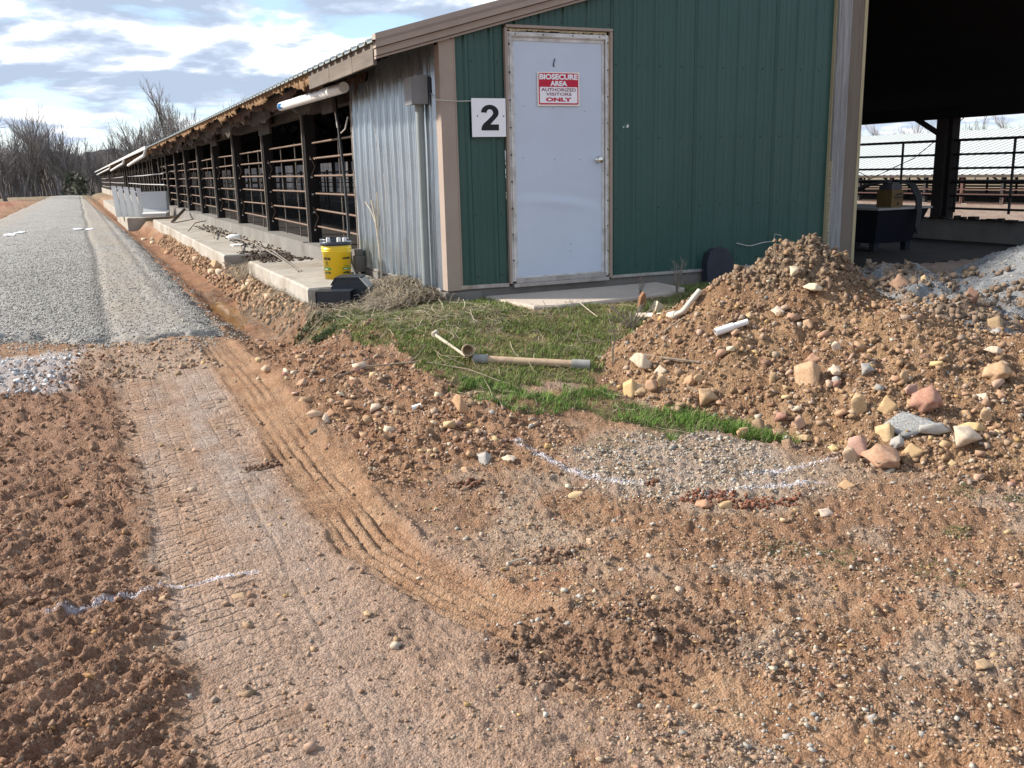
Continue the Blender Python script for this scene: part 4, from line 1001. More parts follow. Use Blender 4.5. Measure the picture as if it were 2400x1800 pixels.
# dull green cedars near the end of the road
q = random.Random(9)
for u, D, h, lab in ((168, 132, 2.7, 'dull green cedar bush left of the far barn end'), (186, 128, 2.1, 'smaller dull green cedar bush against the far barn end')):
    p = far_pos(u, D); r = tag(empty('cedar_bush', (p[0], p[1], float(H0(p[0], p[1])))), lab, 'bush')
    m = MB(); m.tube([(0, 0, -.2), (0, 0, h*.7)], .08, 5); link('trunk', m.mesh('trunk', M_bark), r)
    m = MB()
    for i in range(250):
        z = h*q.random()**.8; rad = (1-z/h)**.6*1.5*math.sqrt(q.random()); a = q.random()*6.28; c = Vector((rad*math.cos(a), rad*math.sin(a), z+.1)); s = q.uniform(.12, .30)
        t = [Vector((q.gauss(0, s), q.gauss(0, s), q.gauss(0, s))) for _ in range(3)]; m.add([c+x for x in t], [(0, 1, 2)])
    link('foliage', m.mesh('foliage', M_cedar), r)

# ------------------------------------------------------------------ signs
def text_mesh(name, body, size, mat, x, z, y, wx=1.0, off=0.0, ext=.0008, align='CENTER'):
    c = bpy.data.curves.new(name, 'FONT'); c.body = body; c.size = size; c.offset = off; c.extrude = ext; c.align_x = align; c.align_y = 'CENTER'; c.resolution_u = 3
    o_ = bpy.data.objects.new(name, c); COL.objects.link(o_)
    me = bpy.data.meshes.new_from_object(o_); bpy.data.objects.remove(o_); bpy.data.curves.remove(c)
    me.name = name; co = np.zeros(len(me.vertices)*3, np.float32); me.vertices.foreach_get('co', co); co = co.reshape(-1, 3)
    ctr = (co[:, :2].max(0)+co[:, :2].min(0))/2
    V = np.stack([x+(co[:, 0]-ctr[0])*wx, y-co[:, 2], z+(co[:, 1]-ctr[1])], -1).astype(np.float32)
    me.vertices.foreach_set('co', V.ravel()); me.materials.clear(); me.materials.append(mat); me.update(); return me
def fit_text(name, body, mat, x, z, y, w, h, bold=.02, par=None):
    """one line of lettering fitted to a width and a height"""
    me = text_mesh(name, body, 1.0, mat, 0, 0, 0, 1.0, bold, .004)
    co = np.zeros(len(me.vertices)*3, np.float32); me.vertices.foreach_get('co', co); co = co.reshape(-1, 3)
    mn, mx = co.min(0), co.max(0); c = (mn+mx)/2
    co[:, 0] = x+(co[:, 0]-c[0])*w/(mx[0]-mn[0]); co[:, 2] = z+(co[:, 2]-c[2])*h/(mx[2]-mn[2]); co[:, 1] = y+co[:, 1]*.1
    me.vertices.foreach_set('co', co.ravel()); me.update(); return link(name, me, par)
sg = tag(empty('number_sign', (.4, -.03, 1.41)), 'square white sign with a bold black 2 left of the door', 'sign')
L = lambda o_, m: [tuple(np.array(v)-np.array(o_.location)) for v in m.v]
m = MB(); m.box(.250, .556, -.046, -.041, 1.258, 1.566); m.v = L(sg, m); link('sign_plate', m.mesh('sign_plate', M_signw), sg)
def two(cx, cz, w, h):
    """heavy grotesque numeral 2 as an outline"""
    P = []; ro, ri = .5, .235
    for a in np.linspace(180, -38, 20): P.append((.5+ro*math.cos(R(a)), .70+.30*math.sin(R(a))*1.0))
    P += [(.60, .30), (.52, .235), (1.0, .235), (1.0, .0), (.0, .0), (.0, .06), (.03, .16), (.12, .26), (.40, .43), (.62, .58)]
    for a in np.linspace(-20, 180, 12): P.append((.5+.185*math.cos(R(a)), .69+.135*math.sin(R(a))))
    return [(cx+(u-.5)*w, cz+(v-.5)*h) for u, v in P]
m = MB(); m.prism(two(.412, 1.412, .158, .205), 'y', -.0475, -.0462); m.v = L(sg, m)
me = m.mesh('numeral', M_ink); bm_t = None
import bmesh
bmx = bmesh.new(); bmx.from_mesh(me); bmesh.ops.triangulate(bmx, faces=[f for f in bmx.faces if len(f.verts) > 4]); bmx.to_mesh(me); bmx.free()
link('numeral', me, sg)
m = MB(); m.lathe([(0, 0), (.006, 0), (.005, .004), (0, .005)], n=8); bm0 = m.mesh('screw', M_ink)
for x in (.301, .536):
    s = link('screw', bm0, sg); s.location = (x-.4, -.0165, 1.425-1.41); s.rotation_euler = (R(90), 0, 0)

bs = tag(empty('biosecurity_sign', (1.07, -.012, 1.65)), 'red and white warning sign on the door reading BIOSECURE AREA', 'sign')
X0, X1, Z0, Z1 = .868, 1.272, 1.510, 1.788
def rrect(x0, x1, z0, z1, r, n=5):
    return [(cx+r*math.cos(R(a0+90*i/n)), cz+r*math.sin(R(a0+90*i/n))) for cx, cz, a0 in ((x1-r, z1-r, 0), (x0+r, z1-r, 90), (x0+r, z0+r, 180), (x1-r, z0+r, 270)) for i in range(n+1)]
def plate(name, poly, y0, y1, mat, par):
    m = MB(); m.prism(poly, 'y', y0, y1); m.v = L(par, m); return link(name, m.mesh(name, mat), par)
plate('sign_plate', rrect(X0, X1, Z0, Z1, .004), -.018, -.0135, M_signc, bs)
plate('red_border', rrect(X0+.012, X1-.012, Z0+.012, Z1-.010, .012), -.0190, -.0181, M_inkr, bs)
plate('white_panel', rrect(X0+.022, X1-.022, Z0+.024, Z0+.155, .006), -.0198, -.0191, M_signw, bs)
def word(body, x, z, w, h, mat, bold): 
    o_ = fit_text('lettering', body, mat, x, z, -.0205, w, h, bold); me_ = o_.data
    co = np.zeros(len(me_.vertices)*3, np.float32); me_.vertices.foreach_get('co', co); co = co.reshape(-1, 3)-np.array(bs.location, np.float32); me_.vertices.foreach_set('co', co.ravel()); o_.parent = bs
xc_ = (X0+X1)/2
word('BIOSECURE', xc_, Z0+.238, .366, .046, M_signw, .045); word('AREA', xc_, Z0+.184, .164, .042, M_signw, .045)
word('AUTHORIZED', xc_, Z0+.133, .335, .027, M_inkd, .018); word('VISITORS', xc_, Z0+.097, .245, .025, M_inkd, .018); word('ONLY', xc_, Z0+.053, .250, .034, M_inkr, .05)

# ------------------------------------------------------------------ things on and beside the barn
ub = tag(empty('utility_box', (-.10, .20, -.2)), 'grey utility box on a standpipe against the galvanised sheet', 'utility box')
def part(name, m, mat, par): m.v = [tuple(np.array(v)-np.array(par.location)) for v in m.v]; return link(name, m.mesh(name, mat), par)
m = MB(); m.tube([(-.085, .30, -.15), (-.085, .28, 1.53)], .036, 12); part('standpipe', m, M_conduit, ub)
m = MB(); m.tube([(-.085, .281, 1.48), (-.085, .281, 1.54)], .041, 12); part('collar', m, M_conduit, ub)
m = MB(); m.prism([(-.175, 1.535), (-.045, 1.535), (-.045, 1.765), (-.165, 1.755), (-.175, 1.735)], 'y', .175, .345); part('box_body', m, M_elec, ub)
m = MB(); m.box(-.190, -.177, .170, .350, 1.53, 1.745); part('box_cover', m, M_elec, ub)
m = MB(); m.box(-.045, -.005, .14, .20, 1.60, 1.74); part('box_mount', m, M_black, ub)
m = MB(); m.tube([(-.03, .15, 1.62), (-.045, .04, 1.565), (-.045, -.045, 1.55), (.02, -.052, 1.545), (.14, -.05, 1.54), (.27, -.04, 1.545), (.33, -.03, 1.56)], .0035, 5); part('cable', m, M_wire, ub)
hc = tag(empty('hanging_cable', (-.12, 1.7, 1.6)), 'thin pale wire dangling down the galvanised sheet below the eave', 'wire')
m = MB(); m.tube([(-.08, 1.85, 1.93), (-.075, 1.80, 1.72), (-.06, 1.75, 1.5), (-.05, 1.65, 1.2)], .003, 4); m.tube([(-.052, 1.52, .98), (-.05, 1.50, .80), (-.055, 1.49, .62), (-.05, 1.58, .48), (-.052, 1.60, .40)], .0035, 4); part('wire_strand', m, M_wire, hc)
vs_ = tag(empty('vine_stem', (-.05, 1.9, 0)), 'dry vine stem climbing the galvanised sheet above the straw', 'plant')
m = MB(); m.tube([(-.07, 1.72, -.05), (-.05, 1.80, .25), (-.045, 1.90, .55), (-.05, 1.98, .72)], .012, 5); m.tube([(-.05, 1.84, .35), (-.045, 1.79, .62), (-.045, 1.80, .80)], .008, 4); m.tube([(-.05, 1.9, .5), (-.05, 2.05, .62), (-.06, 2.2, .70)], .005, 4); part('stem', m, M_stickp, vs_)

pv = tag(empty('drain_pipe', (-.40, 2.8, 1.85)), 'thick white plastic pipe with a blue sticker slung under the eave', 'pipe')
m = MB(); pa, pb = np.array((-.42, 4.35, 1.795)), np.array((-.33, 1.75, 1.795)); m.tube([pa, (pa+pb)/2, pb], .052, 16); part('pipe_body', m, M_pvc, pv)
m = MB(); dirv = (pb-pa)/np.linalg.norm(pb-pa)
for k in range(8):
    a0, a1 = R(-42+k*9), R(-42+(k+1)*9)
    P = lambda t, a: pa+dirv*t+np.array((-.0535*math.cos(a), 0, .0535*math.sin(a)))
    w0, w1 = .20+.05*math.sin(k*1.3), .20+.05*math.sin(k*1.3+1.3)
    m.add([P(.02, a0), P(w0, a0), P(w1, a1), P(.02, a1)], [(0, 1, 2, 3), (3, 2, 1, 0)])
part('blue_sticker', m, M_blue, pv)
m = MB(); m.tube([pb-(0, .25, -.06), pb-(.02, .25, -.17)], .006, 5); m.tube([pa+(pb-pa)*.78+(0, 0, .06), pa+(pb-pa)*.78-(0, 0, .06), pa+(pb-pa)*.78-(-.05, 0, .055)], .007, 5); part('hanger', m, M_hose, pv)
hs = tag(empty('black_hose', (-.2, 2.5, 0)), 'black hose hanging from the eave down to the yellow buckets', 'hose')
m = MB(); m.tube([(-.10, 3.0, 1.80), (-.11, 2.92, 1.60), (-.115, 2.86, 1.40), (-.13, 2.70, .9), (-.16, 2.55, .45), (-.20, 2.42, .22), (-.22, 2.28, .06), (-.22, 2.12, -.05)], .017, 8); part('hose_body', m, M_hose, hs)
m = MB(); m.tube([(-.13, 3.12, 1.80), (-.10, 3.0, 1.65), (-.10, 2.93, 1.48)], .02, 6); m.tube([(-.11, 2.95, 1.50), (-.10, 2.85, 1.42), (-.08, 2.74, 1.46), (-.06, 2.68, 1.58)], .008, 5); part('pale_cable', m, M_wire, hs)
# downspouts under the far gutter
for y, lab, ln in ((25.9, 'nearest white downspout elbow below the gutter start', 9.5), (41.5, 'second white downspout pipe below the gutter', 16.), (62.5, 'third white downspout pipe farther along the gutter', 40.)):
    d_ = tag(empty('downspout', (-.62, y, 1.9)), lab, 'downspout', 'white downspouts along the barn eave')
    m = MB(); m.tube([(-.60, y, 1.96), (-.62, y+.02, 1.86), (-.66, y+.25, 1.74), (-.70, y+ln*.5, 1.66), (-.74, y+ln, 1.56)], .052, 8); part('spout', m, M_gutter, d_)

# yellow buckets with dark lids
def bucket(x, y, z, label):
    b_ = tag(empty('yellow_bucket', (x, y, z)), label, 'bucket', 'yellow buckets on the nearest slab')
    prof = [(0, .003), (.128, .003), (.132, .0), (.146, .275), (.151, .277), (.151, .285), (.148, .288), (.148, .298), (.153, .300), (.153, .308), (.149, .311), (.150, .345)]
    m = MB(); m.lathe(prof, n=32); link('bucket_body', m.mesh('bucket_body', M_yellow), b_)
    m = MB(); m.lathe([(.157, .338), (.160, .342), (.160, .372), (.155, .378), (.148, .378), (.146, .366), (0, .366)], n=32); ld = link('lid', m.mesh('lid', M_lid), b_)
    return b_, ld
def label_patch(b_, name, a0, a1, z0, z1, mat, out=.0016):
    m = MB(); n = 6; r0 = .132+.014*z0/.275+out; r1 = .132+.014*z1/.275+out; vs = []
    for i in range(n+1):
        a = R(a0+(a1-a0)*i/n); vs += [(r0*math.cos(a), r0*math.sin(a), z0), (r1*math.cos(a), r1*math.sin(a), z1)]
    m.add(vs, [(2*i, 2*i+2, 2*i+3, 2*i+1) for i in range(n)]); return link(name, m.mesh(name, mat), b_)
b1, l1 = bucket(-.43, 2.05, -.055, 'front yellow bucket with dark lid and three white caps')
b2, l2 = bucket(-.325, 2.52, -.055, 'rear yellow bucket half hidden behind the front bucket and hose')
for k, (dx, dy) in enumerate(((-.06, .08), (.03, -.0), (.075, -.06))):
    m = MB(); m.box(dx-.017, dx+.017, dy-.017, dy+.017, .366, .408); m.box(dx-.013, dx+.013, dy-.013, dy+.013, .408, .413); link('white_cap', m.mesh('white_cap', M_pvc), l1)
q = random.Random(21)
for c0 in (-152, -62):                            # two printed faces: name strip, code, line, green strip, lower strip
    for i in range(9):
        a = c0-20+i*4.6
        label_patch(b1, 'printed_mark', a, a+q.uniform(2.6, 4.8), .196+q.uniform(0, .008), .224-q.uniform(0, .006), M_ink)
    if c0 == -152:
        for z in (.150, .163, .176): label_patch(b1, 'printed_mark', c0-5, c0-1, z, z+.005, M_ink)
        label_patch(b1, 'printed_mark', c0-5, c0-3.6, .150, .181, M_ink)
        for z, u0, u1 in ((.150, 1, 6), (.163, 1, 6), (.176, 1, 6)): label_patch(b1, 'printed_mark', c0+u0, c0+u1, z, z+.005, M_ink)
        label_patch(b1, 'printed_mark', c0+4.6, c0+6, .166, .179, M_ink); label_patch(b1, 'printed_mark', c0+1, c0+2.4, .152, .166, M_ink)
    label_patch(b1, 'printed_line', c0-14, c0+14, .131, .135, M_inkg)
    label_patch(b1, 'green_strip', c0-20, c0+20, .096, .114, M_inkg)
    label_patch(b1, 'printed_line', c0-14, c0+4, .103, .107, M_signw, .0022)
    for i in range(8):
        a = c0-18+i*4.5
        label_patch(b1, 'printed_mark', a, a+q.uniform(2.4, 4.4), .052+q.uniform(0, .01), .070+q.uniform(0, .006), M_ink if i != 3 else M_inkg)
m = MB(); m.tube([(.152*math.cos(R(a)), .152*math.sin(R(a)), .30-.03*math.sin(R(a+150))) for a in range(-150, 31, 12)], .003, 4, False); link('handle', m.mesh('handle', M_yellow), b1)

# black ribbed box on its side at the end of the slab
p0 = np.array((-.60, 1.02, float(surf(-.60, 1.02))+.015))
bb = tag(empty('black_box', tuple(p0), (0, 0, R(-28))), 'black plastic box with a ribbed lid tipped at the slab end', 'box')
m = MB(); m.prism([(-.18, 0), (.16, 0), (.21, .06), (.10, .185), (-.10, .185), (-.15, .12)], 'y', .02, .26); link('box_body', m.mesh('box_body', M_black), bb)
m = MB()
for a, b in ((.025, .095), (.105, .17), (.18, .255)): m.prism([(-.145, .135), (-.105, .188), (.10, .188), (.10, .200), (-.115, .200), (-.155, .140)], 'y', a, b)
link('lid_rib', m.mesh('lid_rib', M_black), bb)
m = MB(); m.box(-.24, .05, -.15, .018, .0, .012); m.box(-.24, .05, -.15, .018, .098, .11); m.box(-.24, -.228, -.15, .018, .012, .098); m.box(-.24, .05, -.15, -.138, .012, .098); m.box(-.24, .03, .0, .012, .012, .098)
link('tunnel', m.mesh('tunnel', M_black), bb)
m = MB(); m.tube([(.10, .0, .20), (.18, -.01, .12), (.19, -.01, .0)], .003, 4); m.tube([(.05, -.03, .06), (.10, -.06, .07), (.12, -.05, .03), (.06, -.06, .0)], .003, 4); link('loose_wire', m.mesh('loose_wire', M_wire), bb); bb.scale = (1.1, 1.1, 1.15)

# faded round-topped plastic panel leaning on the wall
rp = tag(empty('plastic_shield', (2.75, -.10, -.12), (R(-9), 0, 0)), 'faded dark round topped plastic panel leaning against the green wall', 'panel')
oc = [(-.165, 0), (.165, 0), (.168, .16), (.15, .245), (.10, .315), (.03, .345), (-.05, .335), (-.11, .30), (-.15, .20)]
m = MB(); m.prism(oc, 'y', -.02, .02); link('panel_face', m.mesh('panel_face', M_slate), rp)
m = MB(); m.prism([(u*1.04, v*1.02) for u, v in oc], 'y', .02, .06); link('panel_rim', m.mesh('panel_rim', M_black), rp)
m = MB()
for x, z in ((.02, .30), (.05, .30), (-.02, .315)): m.lathe([(0, 0), (.007, 0), (.007, .003)], (0, 0, 0), 8) if False else m.box(x-.006, x+.006, -.022, -.019, z-.006, z+.006)
link('bolt_holes', m.mesh('bolt_holes', M_ink), rp)
wr = tag(empty('bent_wire', (3.2, -.03, .1)), 'thin bent pale wire on the green wall behind the mound', 'wire')
m = MB(); m.tube([(2.98, -.035, .245), (3.10, -.035, .215), (3.16, -.035, .21), (3.30, -.035, .235), (3.42, -.04, .24), (3.44, -.04, .31), (3.52, -.04, .29)], .004, 4); part('wire_strand', m, M_wire, wr)

# tank, pump case and hoses inside the opening
tk = tag(empty('dark_tank', (6.5, 1.7, -.13)), 'dark blue tapered tank standing inside the opening', 'tank')
m = MB(); a, b = -.42, .50
tp = [(6.10, 1.25), (6.95, 1.25), (6.95, 2.45), (6.10, 2.45)]; bt = [(6.22, 1.40), (6.83, 1.40), (6.83, 2.32), (6.22, 2.32)]
m.add([(x, y, -.02) for x, y in bt]+[(x, y, .40) for x, y in tp], [(3, 2, 1, 0), (4, 5, 6, 7), (0, 1, 5, 4), (1, 2, 6, 5), (2, 3, 7, 6), (3, 0, 4, 7)]); part('tank_body', m, M_navy, tk)
m = MB(); m.box(6.07, 6.98, 1.22, 2.48, .40, .425); part('tank_rim', m, M_greyp, tk)
for x, y in ((6.26, 1.44), (6.79, 1.44), (6.26, 2.28), (6.79, 2.28)):
    m = MB(); m.box(x-.04, x+.04, y-.04, y+.04, -.14, -.02); part('tank_foot', m, M_navy, tk)
yc = tag(empty('yellow_case', (6.45, 1.40, .425)), 'dirty yellow pump case on top of the dark tank', 'pump case')
m = MB(); m.box(6.34, 6.53, 1.28, 1.52, .425, .635); part('case_body', m, M_amber, yc)
m = MB(); m.box(6.35, 6.52, 1.30, 1.50, .635, .70); m.box(6.38, 6.50, 1.32, 1.48, .70, .73); part('motor', m, M_black, yc)
m = MB(); m.prism([(6.37, .575), (6.43, .59), (6.50, .60), (6.54, .585), (6.48, .578), (6.42, .57)], 'y', 1.276, 1.2795); m.box(6.375, 6.53, 1.276, 1.2795, .540, .556); m.box(6.40, 6.50, 1.276, 1.2795, .523, .530); m.box(6.435, 6.465, 1.276, 1.2795, .455, .485); part('case_print', m, M_ink, yc)
bh = tag(empty('pump_hoses', (6.4, 1.3, .5)), 'loops of black hose draped over the yellow pump case', 'hose')
m = MB()
for k in range(5):
    e_ = k*.022; m.tube([(6.40, 1.42+e_, .74), (6.25-e_, 1.55, .70), (6.12-e_, 1.75, .58), (6.02-e_*2, 1.95, .44)], .014, 6)
    m.tube([(6.50, 1.36+e_, .75), (6.62+e_, 1.28, .70), (6.68+e_, 1.22, .55), (6.69+e_*.6, 1.19, .35), (6.66+e_*.5, 1.18, .18-e_)], .015, 6)
part('hose_loop', m, M_hose, bh)
sx_ = tag(empty('white_scoop', (8.1, 3.3, .0)), 'small dark lump on the barn floor near the right edge', 'debris')
bpy.data.objects.remove(sx_)

# grey trough sections and the white lined one
def trough_section(x, y, z, rz, tilt, label, name='trough_section'):
    t = tag(empty(name, (x, y, z), (0, tilt, rz)), label, 'feed trough', 'grey concrete trough sections on the slab'); return t
for k in range(5):
    y = 25.5-k*.30; x = -1.62+k*.165
    t = trough_section(x, y, -.17, R(-3), R(-5), ('leftmost', 'second from the left', 'middle', 'fourth from the left', 'rightmost')[k]+' of the five nested grey concrete trough ends')
    m = MB(); m.add([(-.10, -.30, 0), (.10, -.30, 0), (.10, .45, 0), (-.10, .45, 0), (-.085, -.12, .98-k*.02), (.045, -.12, .96-k*.02), (.045, .30, .96-k*.02), (-.085, .30, .98-k*.02)], [(3, 2, 1, 0), (4, 5, 6, 7), (0, 1, 5, 4), (1, 2, 6, 5), (2, 3, 7, 6), (3, 0, 4, 7)])
    link('section_body', m.mesh('section_body', M_concw), t)
    m = MB(); m.add([(-.02, -.235, .02), (.03, -.235, .02), (.02, -.11, .90), (-.012, -.11, .90), (-.02, -.21, .02), (.03, -.21, .02), (.02, -.09, .90), (-.012, -.09, .90)], [(0, 1, 2, 3), (0, 3, 7, 4), (1, 5, 6, 2), (3, 2, 6, 7)])
    link('edge_rib', m.mesh('edge_rib', M_dark), t)
t = tag(empty('white_trough', (-.62, 23.2, -.12), (0, 0, R(-8))), 'white lined concrete feed trough lying right of the grey sections', 'feed trough')
m = MB(); pr = [(-.30, 0), (.20, 0), (.42, .16), (.62, .70), (.54, .73), (.34, .24), (.18, .12), (-.30, .09)]
m.prism([(v_[0], v_[1]) for v_ in pr], 'x', -.44, .24); link('trough_body', m.mesh('trough_body', M_concw), t)
m = MB(); m.prism([(-.30, 0), (.20, 0), (.42, .16), (.64, .72), (.50, .74), (.30, .26), (.16, .15), (-.30, .11)], 'x', .245, .31); link('end_stop', m.mesh('end_stop', M_greyp), t)

# loose stuff on the long slab
jg = tag(empty('white_jug', (-.42, 9.2, -.07), (0, 0, R(58))), 'white plastic jug lying on its side on the long slab', 'jug')
m = MB(); jp = [(0, -.21), (.07, -.20), (.085, -.18), (.085, .10), (.06, .17), (.028, .20), (.026, .235), (0, .236)]
jp = [(a*.6, b*.6) for a, b in jp]; m.lathe(jp, n=16); m.v = [(x, z, y+.051) for x, y, z in m.v]; link('jug_body', m.mesh('jug_body', M_pvc), jg)
m = MB(); m.tube([(0, .141, .051), (0, .147, .051)], .0145, 10); link('mouth', m.mesh('mouth', M_ink), jg)
def loose(name, pts_, r, mat, label, cat, n=5):
    c = np.mean(pts_, 0); o_ = tag(empty(name, tuple(c)), label, cat); m = MB(); m.tube([tuple(np.array(p)-c) for p in pts_], r, n); link(name+'_body' if name != 'stick' else 'stick_wood', m.mesh(name, mat), o_); return o_
loose('steel_rod', [(-.66, 2.9, -.045), (-.62, 4.3, .02), (-.55, 6.5, .05), (-.45, 9.6, -.03)], .007, M_weed, 'long thin rod lying across the gap between the two slabs', 'rod')
loose('steel_rod', [(-.62, 2.95, -.045), (-.52, 5.2, .03), (-.5, 6.3, -.05)], .006, M_weed, 'shorter thin rod beside the long rod on the nearest slab', 'rod')
loose('plank', [(-.75, 17.0, -.05), (-.22, 19.4, .16)], .05, M_stick, 'brown plank leaning at the end of the white lined trough', 'plank', 4)
for k, (p, lab) in enumerate((([(-.30, 13.0, .0), (-.55, 11.5, .05), (-.7, 9.6, -.04)], 'curved dead branch near the far end of the long slab'), ([(-.25, 14.5, .05), (-.6, 13.4, .06), (-.85, 12.4, -.05)], 'thin dead branch lying across the long slab'), ([(-.40, 8.2, -.06), (-.62, 7.2, -.04), (-.72, 6.4, -.06)], 'short twig at the near end of the long slab'))):
    loose('branch', p, .010, M_stick, lab, 'branch')
pp = tag(empty('white_scrap', (-.55, 7.9, -.075)), 'flat white scrap board on the long slab beside the jug', 'scrap')
m = MB(); m.box(-.10, .08, -.15, .17, 0, .018); link('scrap_sheet', m.mesh('scrap_sheet', M_concw), pp)
gb = tag(empty('grey_block', (-.06, 2.55, -.05)), 'rough grey block between the buckets and the metal sheet', 'block')
m = MB(); m.box(-.07, .04, -.10, .12, 0, .17); m.box(-.05, .03, -.06, .05, .172, .24); link('block_body', m.mesh('block_body', M_concd), gb)

# pipes, tile and sticks in the grass
def gp(u, v, dz=0.0):
    p, _ = pix(u, v); return np.array([p[0], p[1], p[2]+dz])
def ground_pipe(name, ends, r, mat, label, th=.006, dz=None):
    P = [gp(u, v, (r*.75 if dz is None else dz)) for u, v in ends]; c = np.mean(P, 0)
    o_ = tag(empty(name, tuple(c)), label, 'pipe'); m = MB(); m.pipe([tuple(p-c) for p in P], r, th, 14); link('pipe_body', m.mesh('pipe_body', mat), o_); return o_, P, c
o_, P, c = ground_pipe('drain_pipe', [(1110, 850), (1378, 868)], .026, M_pvct, 'long tan plastic pipe with grey ends lying in the grass')
for a, b in ((.0, .13), (.86, 1.02)):
    m = MB(); m.pipe([tuple(P[0]+(P[1]-P[0])*a-c), tuple(P[0]+(P[1]-P[0])*b-c)], .033, .006, 14); link('coupling', m.mesh('coupling', M_greyp), o_)
P0 = gp(1100, 848, .05); e_ = tag(empty('pipe_elbow', tuple(P0-np.array((0, 0, .012)))), 'cream plastic pipe elbow with its round mouth up by the tan pipe', 'pipe elbow')
m = MB(); m.pipe([(.05, .02, .012), (.02, .03, .022), (-.005, .015, .036), (-.02, -.02, .046)], .040, .006, 18); link('elbow_body', m.mesh('elbow_body', M_pvct), e_)
m = MB(); m.pipe([(-.012, -.005, .043), (-.028, -.055, .052)], .047, .008, 20); link('socket', m.mesh('socket', M_pvct), e_); e_.scale = (.86, .86, .86)
P1 = [gp(1020, 797, .03), gp(1045, 812, .035), gp(1092, 845, .03)]; c = np.mean(P1, 0)
o_ = tag(empty('pale_stick', tuple(c)), 'pale crusted stick running up to the pipe elbow', 'stick'); m = MB(); m.tube([tuple(p-c) for p in P1], .014, 6, True, .01); m.tube([tuple(P1[0]-c+(-.02, 0, .0)), tuple(P1[0]-c+(.02, .01, .02))], .02, 6); link('stick_wood', m.mesh('stick_wood', M_stickp), o_)
ground_pipe('thin_pipe', [(1030, 713), (1152, 717)], .013, M_pvcd, 'thin pale pipe lying in the grass by the barn corner', .004)
def hang_pipe(name, pts, r, mat, label, th=.006):
    P = []
    for u, v, dep in pts: d = eye_ray(u, v); P.append(CAM+d*dep)
    return P
def on_mound(u, v, dz): p, t = pix(u, v); return p+np.array((0, 0, dz))
P = [on_mound(1495, 745, .03), on_mound(1580, 733, .035), on_mound(1600, 726, .04), on_mound(1640, 694, .04)]; c = np.mean(P, 0)
o_ = tag(empty('bent_pipe', tuple(c)), 'dirty white pipe with a bend lying at the left foot of the mound', 'pipe')
m = MB(); m.pipe([tuple(p-c) for p in P[:2]], .019, .005, 12); link('pipe_body', m.mesh('pipe_body', M_pvcd), o_)
m = MB(); m.pipe([tuple(P[1]-c), tuple(P[2]-c), tuple(P[3]-c)], .019, .005, 12); link('pipe_body', m.mesh('pipe_body', M_pvcd), o_)
m = MB(); m.pipe([tuple(P[1]+(P[0]-P[1])*.1-c), tuple(P[1]+(P[2]-P[1])*.3-c)], .027, .006, 12); link('coupling', m.mesh('coupling', M_pvcd), o_)
a, b = on_mound(1676, 797, .025), on_mound(1752, 765, .030); c = (a+b)/2
o_ = tag(empty('white_pipe', tuple(c)), 'short clean white pipe with a thicker sleeve on the mound face', 'pipe')
m = MB(); m.pipe([tuple(a+(b-a)*.45-c), tuple(b-c)], .019, .004, 14); link('pipe_body', m.mesh('pipe_body', M_pvc), o_)
m = MB(); m.pipe([tuple(a-c), tuple(a+(b-a)*.12-c), tuple(a+(b-a)*.56-c)], .025, .005, 14); link('sleeve', m.mesh('sleeve', M_pvc), o_)
o_, P, c = ground_pipe('pipe_stub', [(967, 970), (988, 966)], .016, M_pvc, 'small white pipe stub lying on the stony berm', .003)
p = gp(1500, 725, 0); o_ = tag(empty('clay_tile', tuple(p), (R(8), R(6), R(20))), 'orange clay tile shard standing upright in the grass by the bent pipe', 'tile')
m = MB(); m.prism([(-.035, -.02), (.03, -.02), (.035, .11), (.0, .14), (-.03, .10)], 'y', -.012, .012); link('tile_shard', m.mesh('tile_shard', M_brick), o_)
p = gp(1540, 728, 0); o_ = tag(empty('stone_shard', tuple(p)), 'pale pointed stone shard behind the bent pipe', 'stone')
m = MB(); m.prism([(-.045, -.02), (.05, -.02), (.04, .05), (-.01, .085)], 'y', -.03, .03); link('shard_body', m.mesh('shard_body', M_lamb['cream']), o_)
for k, (pts, r, mt, lab) in enumerate((
    ([(1000, 860), (1100, 880), (1190, 905)], .004, M_stick, 'pale dry stalk along the lower grass edge'),
    ([(1130, 885), (1150, 930), (1158, 950)], .0035, M_stick, 'upright dry stalk above the rocky berm'),
    ([(1125, 945), (1170, 955), (1180, 985)], .005, M_stick, 'bent stalk on the berm below the grass'),
    ([(790, 898), (860, 870), (980, 856)], .006, M_stick, 'long grey stick crossing the berm and the grass'),
    ([(1510, 832), (1570, 842), (1640, 848)], .007, M_stick, 'dark stick lying across the left foot of the mound'),
    ([(1610, 905), (1635, 918)], .006, M_stick, 'short dark stick beside the pink bowl shaped rock'),
    ([(1550, 782), (1600, 756)], .006, M_stick, 'thin brown stick on the left flank of the mound'),
    ([(725, 1012), (768, 992)], .006, M_stickp, 'straight pale twig lying near the tyre tracks'),
    ([(800, 728), (850, 712)], .010, M_stick, 'dark stick in the straw below the black box'),
    ([(1190, 1325), (1232, 1315)], .004, M_stickp, 'small pale straw stem on the open dirt'),
    ([(1330, 690), (1360, 720), (1400, 745)], .004, M_stickp, 'pale straw stem in the grass below the stoop'))):
    P = [gp(u, v, .012+(.02 if len(pts) == 3 and i == 1 else 0)) for i, (u, v) in enumerate(pts)]
    loose('stick', P, r, mt, lab, 'stick')

